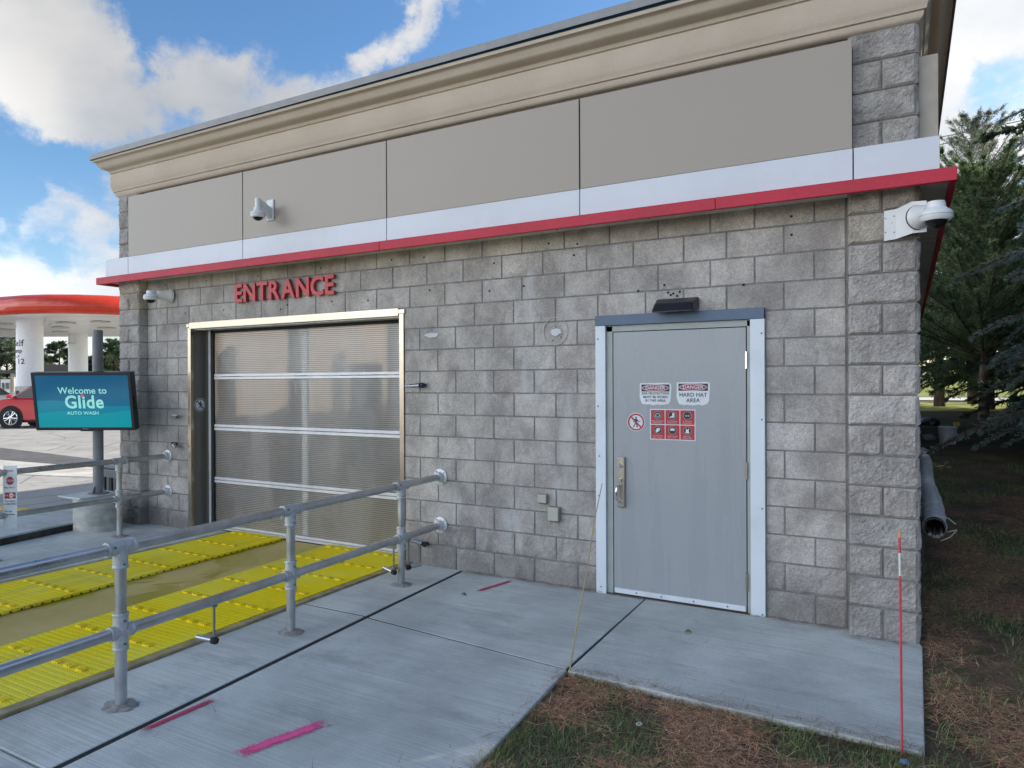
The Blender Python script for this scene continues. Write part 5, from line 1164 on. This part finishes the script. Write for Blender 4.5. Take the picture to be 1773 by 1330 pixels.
# ------------------------------------------------------------------ fuel station canopy
t = empty('fuel_canopy', tuple(bgp(80, 665, 42)), 'white fuel station canopy with curved glossy red fascia', 'canopy')
def canopy():
    # front edge curve in plan (nearest around u=80), rounded going back on the left
    cr, cf = Vector((math.cos(yaw), math.sin(yaw), 0)), Vector((-math.sin(yaw), math.cos(yaw), 0))
    def P(u, d): q = CAMP+cf*d+cr*((u-886.5)/1220.93*d); return Vector((q.x, q.y, 0))
    front = [P(-220, 40), P(-120, 36.5), P(-50, 34.6), P(0, 33.8), P(40, 33.2), P(80, 33.0), P(130, 33.1), P(180, 33.5), P(230, 34.2), P(300, 36)]
    # refine
    fr = []
    for a, b in zip(front[:-1], front[1:]): fr += [a.lerp(b, k/3) for k in range(3)]
    fr.append(front[-1]); zb, zt = 5.02, 5.95
    prof_ = [(0, zb), (.10, zb+.03), (.16, zb+.14), (.18, zb+.38), (.15, zb+.62), (.06, zb+.84), (-.08, zt), (-.4, zt+.03)]
    vs = []; n = len(prof_)
    for i, p in enumerate(fr):
        tn_ = (fr[min(i+1, len(fr)-1)]-fr[max(i-1, 0)]).normalized(); out = Vector((tn_.y, -tn_.x, 0))
        if out.dot(cf) > 0: out = -out
        for o_, z in prof_: q = p+out*o_*2; vs.append((q.x, q.y, z))
    m = MB(); m.add(vs, [(i*n+k, i*n+k+1, (i+1)*n+k+1, (i+1)*n+k) for i in range(len(fr)-1) for k in range(n-1)]); m.build('red_fascia', CANR, t, smooth=True)
    back = [P(300, 49), P(-220, 49)]
    m = MB(); pl = [(p.x, p.y) for p in fr]+[(p.x, p.y) for p in back]; m.prism(pl, zb, zb+.35, lambda x, y, q: (x, y, q)); m.build('ceiling', CANW, t)
    m = MB()
    for k in range(6):
        a, b = P(-200, 34.5+k*2.5), P(300, 34.5+k*2.5); d_ = (b-a).normalized(); s_ = Vector((-d_.y, d_.x, 0))*.02; m.add([(*(a-s_)[:2], zb-.012), (*(b-s_)[:2], zb-.012), (*(b+s_)[:2], zb-.012), (*(a+s_)[:2], zb-.012)], [(0, 1, 2, 3)])
    m.build('ceiling_seams', plain('seam_grey', (.45, .45, .44), .5), t)
    for u, d in ((5, 38), (12, 42), (115, 37.5), (105, 40.5), (105, 44), (185, 41), (175, 37)):
        c = P(u, d); m = MB(); m.box(c.x-.35, c.x+.35, c.y-.35, c.y+.35, zb-.09, zb-.015); m.build('ceiling_light', plain('lamp_housing_pale', (.55, .55, .5), .5), t, bevel=.02)
    for u, d, r_ in ((52, 36, .59), (135.5, 46.5, .56)):
        c = P(u, d); m = MB(); m.tube((c.x, c.y, -.09), (c.x, c.y, zb-.001), r_, 40, cap=False); col_ = m.build('column', plain('column_white', (.80, .81, .83), .35, var=.03), t, smooth=True)
        if d < 40:
            tc_ = (CAMP-c); a0 = math.atan2(tc_.y, tc_.x)
            def wrapf(uu, zz):
                # offset so that the text's right part faces us, its left part turns away round the column
                def f(co, uu=uu, zz=zz): a = a0+(co.x+uu)/r_; return Vector((c.x+(r_+.006+co.z)*math.cos(a), c.y+(r_+.006+co.z)*math.sin(a), zz+co.y))
                return f
            for s_, uu, zz, sz in (('Self', -.62, 3.78, .46), ('pump', -.70, 3.40, .30), ('->', -.62, 3.12, .30), ('12', -.42, 2.86, .38)):
                text('lettering', s_, sz, INK, None, t, extrude=.001, offset=.006, wrap=wrapf(uu, zz))
    for u, d, z in ((79, 35.4, 4.72), (121, 46.0, 4.4)):
        c = P(u, d); m = MB(); m.box(c.x-.1, c.x+.45, c.y-.08, c.y+.08, z-.06, z+.06); m.tube((c.x-.05, c.y, z), (c.x-.05, c.y, zb), .03, 8); m.build('floodlight', plain('lamp_housing_pale', (.55, .55, .5), .5), t)
canopy()
# shelter, fence-like low buildings beyond
cr, cf = Vector((math.cos(yaw), math.sin(yaw), 0)), Vector((-math.sin(yaw), math.cos(yaw), 0))
def bgbox(m, u0, u1, z0, z1, d, dd):
    a = CAMP+cf*d+cr*((u0-886.5)/1220.93*d); b = CAMP+cf*d+cr*((u1-886.5)/1220.93*d); f = cf*dd
    ps = [a, b, b+f, a+f]; m.add([(p.x, p.y, z0) for p in ps]+[(p.x, p.y, z1) for p in ps], [(0, 1, 2, 3), (4, 5, 6, 7), (0, 1, 5, 4), (1, 2, 6, 5), (2, 3, 7, 6), (3, 0, 4, 7)])
t = empty('shop_shelter', tuple(CAMP+cf*56+cr*(-38)), 'low pale kiosk with black roof band beyond the canopy', 'kiosk')
m = MB(); bgbox(m, 70, 124, 2.55, 3.25, 54, 5); m.build('roof_band', BLACK, t)
m = MB(); bgbox(m, 78, 82, -.1, 2.55, 54.3, .4); bgbox(m, 101, 112, -.1, 2.55, 54.6, 3); bgbox(m, 119, 122, -.1, 2.55, 54.3, .4); m.build('post', HOUSE, t)
m = MB(); bgbox(m, 83, 118, -.1, 1.9, 57, 1); m.build('dark_glazing', GLASS, t)
t = empty('bus_shelter', tuple(CAMP+cf*52+cr*(-40)), 'low shelter with black roof edge and white poster at the far left', 'shelter')
m = MB(); bgbox(m, -30, 30, 2.55, 2.78, 52, 3); m.build('roof', BLACK, t)
m = MB(); bgbox(m, 18, 24, -.1, 2.55, 52.2, .5); bgbox(m, -20, -16, -.1, 2.55, 52.2, .5); m.build('post', HOUSE, t)
m = MB(); bgbox(m, 1, 17, 1.1, 2.1, 52.1, .1); m.build('poster', CANW, t)
m = MB(); bgbox(m, 3, 6, 1.35, 1.85, 52.0, .05); bgbox(m, 10, 15, 1.4, 1.85, 52.0, .05); m.build('poster_picture', DGREY, t)
m = MB(); bgbox(m, 120, 210, -.1, 2.1, 66, 4); tag(m.build('far_low_building', plain('far_grey', (.16, .17, .17), .8), bevel=.05), 'long dark low building behind the far column', 'building')
t = empty('fuel_pump', tuple(CAMP+cf*34.8+cr*(-24.2)), 'pale fuel pump cabinet between white car and column', 'fuel pump')
m = MB(); bgbox(m, 25, 36, -.05, 1.62, 34.6, .7); m.build('cabinet', plain('pump_grey', (.50, .51, .50), .5), t, bevel=.03)
m = MB(); bgbox(m, 27, 32, 1.05, 1.4, 34.57, .02); m.build('pump_display', BLACK, t)
# bin behind the pole
t = empty('waste_bin', (-10.15, 1.15, -.09), 'dark grey vented bin between pole and building corner', 'bin')
m = MB(); m.box(-10.5, -9.75, .95, 1.6, -.09, .42); m.build('bin_body', plain('bin_grey', (.10, .11, .13), .5), t, bevel=.02)
m = MB(); m.box(-10.52, -9.73, .93, 1.62, .42, .52); m.build('lid', plain('bin_lid', (.13, .15, .19), .4), t, bevel=.03)
m = MB(); [m.box(-10.4+.17*k, -10.33+.17*k, .93, .955, 0, .3) for k in range(4)]; m.build('vent_slots', RUB, t)

# ------------------------------------------------------------------ cars
def car(name, u, d, heading, paint, label, Lc=4.7, Wc=1.9, Hc=1.68, group='cars at the fuel station'):
    c0 = CAMP+cf*d+cr*((u-886.5)/1220.93*d); c0.z = -.08
    t = empty(name, tuple(c0), label, 'car', group)
    rot = Matrix.Translation(c0) @ Matrix.Rotation(heading, 4, 'Z') @ Matrix.Diagonal((1, 1, 1.10, 1))
    def part(m, nm, mt, bevel=0, smooth=False, par=None):
        o = m.build(nm, mt, None, bevel=bevel, smooth=smooth); o.data.transform(rot); attach(o, t) if par is None else sub(o, par); return o
    # side outline in (x forward = 0 at front axle, z); body lofted to the width with tumblehome
    out = [(-3.75, .45), (-3.80, .85), (-3.72, 1.12), (-3.55, 1.17), (.25, 1.10), (.62, 1.02), (.88, .88), (.93, .62), (.86, .30), (.46, .26), (-.46, .26), (-2.4, .26), (-3.3, .26)]
    m = MB(); ys = [(-Wc/2, .86), (-Wc/2+.05, .97), (-Wc/4, 1.0), (0, 1.01), (Wc/4, 1.0), (Wc/2-.05, .97), (Wc/2, .86)]; n = len(out); cx, cz = -1.4, .62
    vs = [(cx+(x-cx)*(1-(1-s)*.25), y, cz+(z-cz)*s) for y, s in ys for x, z in out]
    fs = [(k*n+i, k*n+(i+1) % n, (k+1)*n+(i+1) % n, (k+1)*n+i) for k in range(len(ys)-1) for i in range(n)]+[tuple(range(n)), tuple(range((len(ys)-1)*n, len(ys)*n))]
    m.add(vs, fs); body = part(m, 'body', paint, .05, True)
    roof = [(-3.5, 1.12), (-3.25, 1.5), (-2.9, Hc-.05), (-1.4, Hc), (-.75, Hc-.08), (.12, 1.10)]
    def cab(inset, z0):
        m = MB(); k = [(x, z) for x, z in roof]; nn = len(k)
        vs = [(x, s*(Wc/2-.10-(z-1.1)*.28-inset), z-inset*.3) for s in (-1, 1) for x, z in k]; m.add(vs, [tuple(range(nn)), tuple(range(nn, 2*nn))[::-1]]+[(i, (i+1) % nn, nn+(i+1) % nn, nn+i) for i in range(nn)]); return m
    part(cab(0, 0), 'cabin', paint, .03)
    for s in (-1, 1):
        for k, q in enumerate(([(-.02, 1.14), (-.78, Hc-.12), (-1.42, Hc-.07), (-1.42, 1.14)], [(-1.50, 1.14), (-1.50, Hc-.07), (-2.5, Hc-.10), (-2.55, 1.14)], [(-2.63, 1.14), (-2.6, Hc-.11), (-3.05, Hc-.22), (-3.25, 1.16)])):
            m = MB(); m.add([(x, s*(Wc/2-.095-(z-1.1)*.28), z) for x, z in q], [tuple(range(4))]); part(m, 'side_window', GLASS)
    m = MB(); q = [(.08, 1.13), (-.68, Hc-.09)]; m.add([(q[0][0]+.02, -Wc/2+.2, q[0][1]), (q[0][0]+.02, Wc/2-.2, q[0][1]), (q[1][0]+.02, Wc/2-.34, q[1][1]+.005), (q[1][0]+.02, -Wc/2+.34, q[1][1]+.005)], [(0, 1, 2, 3)]); part(m, 'windscreen', GLASS)
    for s in (-1, 1):
        for wx in (0, -2.85):
            m = MB(); m.lathe([(.47, -.03), (.47, .012), (.44, .016)], (wx, s*(Wc/2-.0), .37), (0, s, 0), 30); part(m, 'wheel_arch', RUB)
            m = MB(); m.lathe([(.25, -.20), (.35, -.19), (.362, -.10), (.35, .035), (.29, .045), (.27, .03)], (wx, s*(Wc/2), .365), (0, s, 0), 30); w = part(m, 'wheel', TYRE, smooth=True)
            m = MB(); m.lathe([(.275, .015), (.275, .03), (.25, .032), (.25, .012)], (wx, s*(Wc/2), .385), (0, s, 0), 30)
            for a in range(10):
                an = a*math.tau/10+(.12 if a % 2 else -.12); p0 = Vector((wx+.05*math.cos(an), s*(Wc/2+.028), .385+.05*math.sin(an))); p1 = Vector((wx+.26*math.cos(an), s*(Wc/2+.025), .385+.26*math.sin(an))); m.tube(p0, p1, .020, 6)
            m.lathe([(.06, .0), (.06, .04), (.03, .045)], (wx, s*(Wc/2), .385), (0, s, 0), 14); part(m, 'rim', CHROME, par=w)
        m = MB(); m.box(.50, .96, s*(Wc/2-.22)-.22, s*(Wc/2-.22)+.235, .82, .95); part(m, 'headlight', plain('headlamp_glass', (.45, .50, .58), .1), .03)
        m = MB(); m.box(.70, .96, s*(Wc/2-.12)-.10, s*(Wc/2-.12)+.13, .42, .64); part(m, 'air_intake', BLACK, .02)
        m = MB(); m.box(.4, .45, s*(Wc/2+.0)-.02, s*(Wc/2)+.01, .42, .60); part(m, 'chrome_accent', CHROME)
        m = MB(); m.box(-.05, .10, s*(Wc/2+.08)-.09, s*(Wc/2+.08)+.09, 1.12, 1.26); part(m, 'mirror', paint, .03)
    m = MB(); m.box(.80, .94, -.55, .55, .70, .85); part(m, 'grille', BLACK, .01)
    m = MB(); m.box(-3.6, .8, -Wc/2+.06, Wc/2-.06, .2, .32); part(m, 'sill', RUB)
car('red_suv', 42, 29.9, math.atan2(-rt.y, -rt.x)+.10, m_car('red_paint', (.58, .004, .020)), 'glossy red SUV with alloy wheels behind the screen')
car('white_car', -8, 38, math.atan2(-rt.y, -rt.x)-.35+math.pi, m_car('white_paint', (.72, .74, .76)), 'white car parked by the fuel pump at left', Hc=1.62)

# ------------------------------------------------------------------ power lines
for i, (va, vb) in enumerate(((202, 232), (213, 246), (281, 300), (287, 306))):
    d = 60; a = CAMP+ray(1800, va-5)*d; b = CAMP+ray(1500, vb+24)*(d+6)
    m = MB(); k = 14; dr = (b-a); pts = [a-dr*.6+(b-a+dr*1.2)*(j/k)-Vector((0, 0, .35*math.sin(math.pi*j/k))) for j in range(k+1)]
    m.path(pts, .04, 5); tag(m.build('power_line', plain('cable', (.08, .08, .085), .7)), ['topmost', 'second', 'third', 'lowest'][i]+' of four thin overhead cables right of the building', 'power line', 'overhead power lines')

S.cycles.use_denoising = True
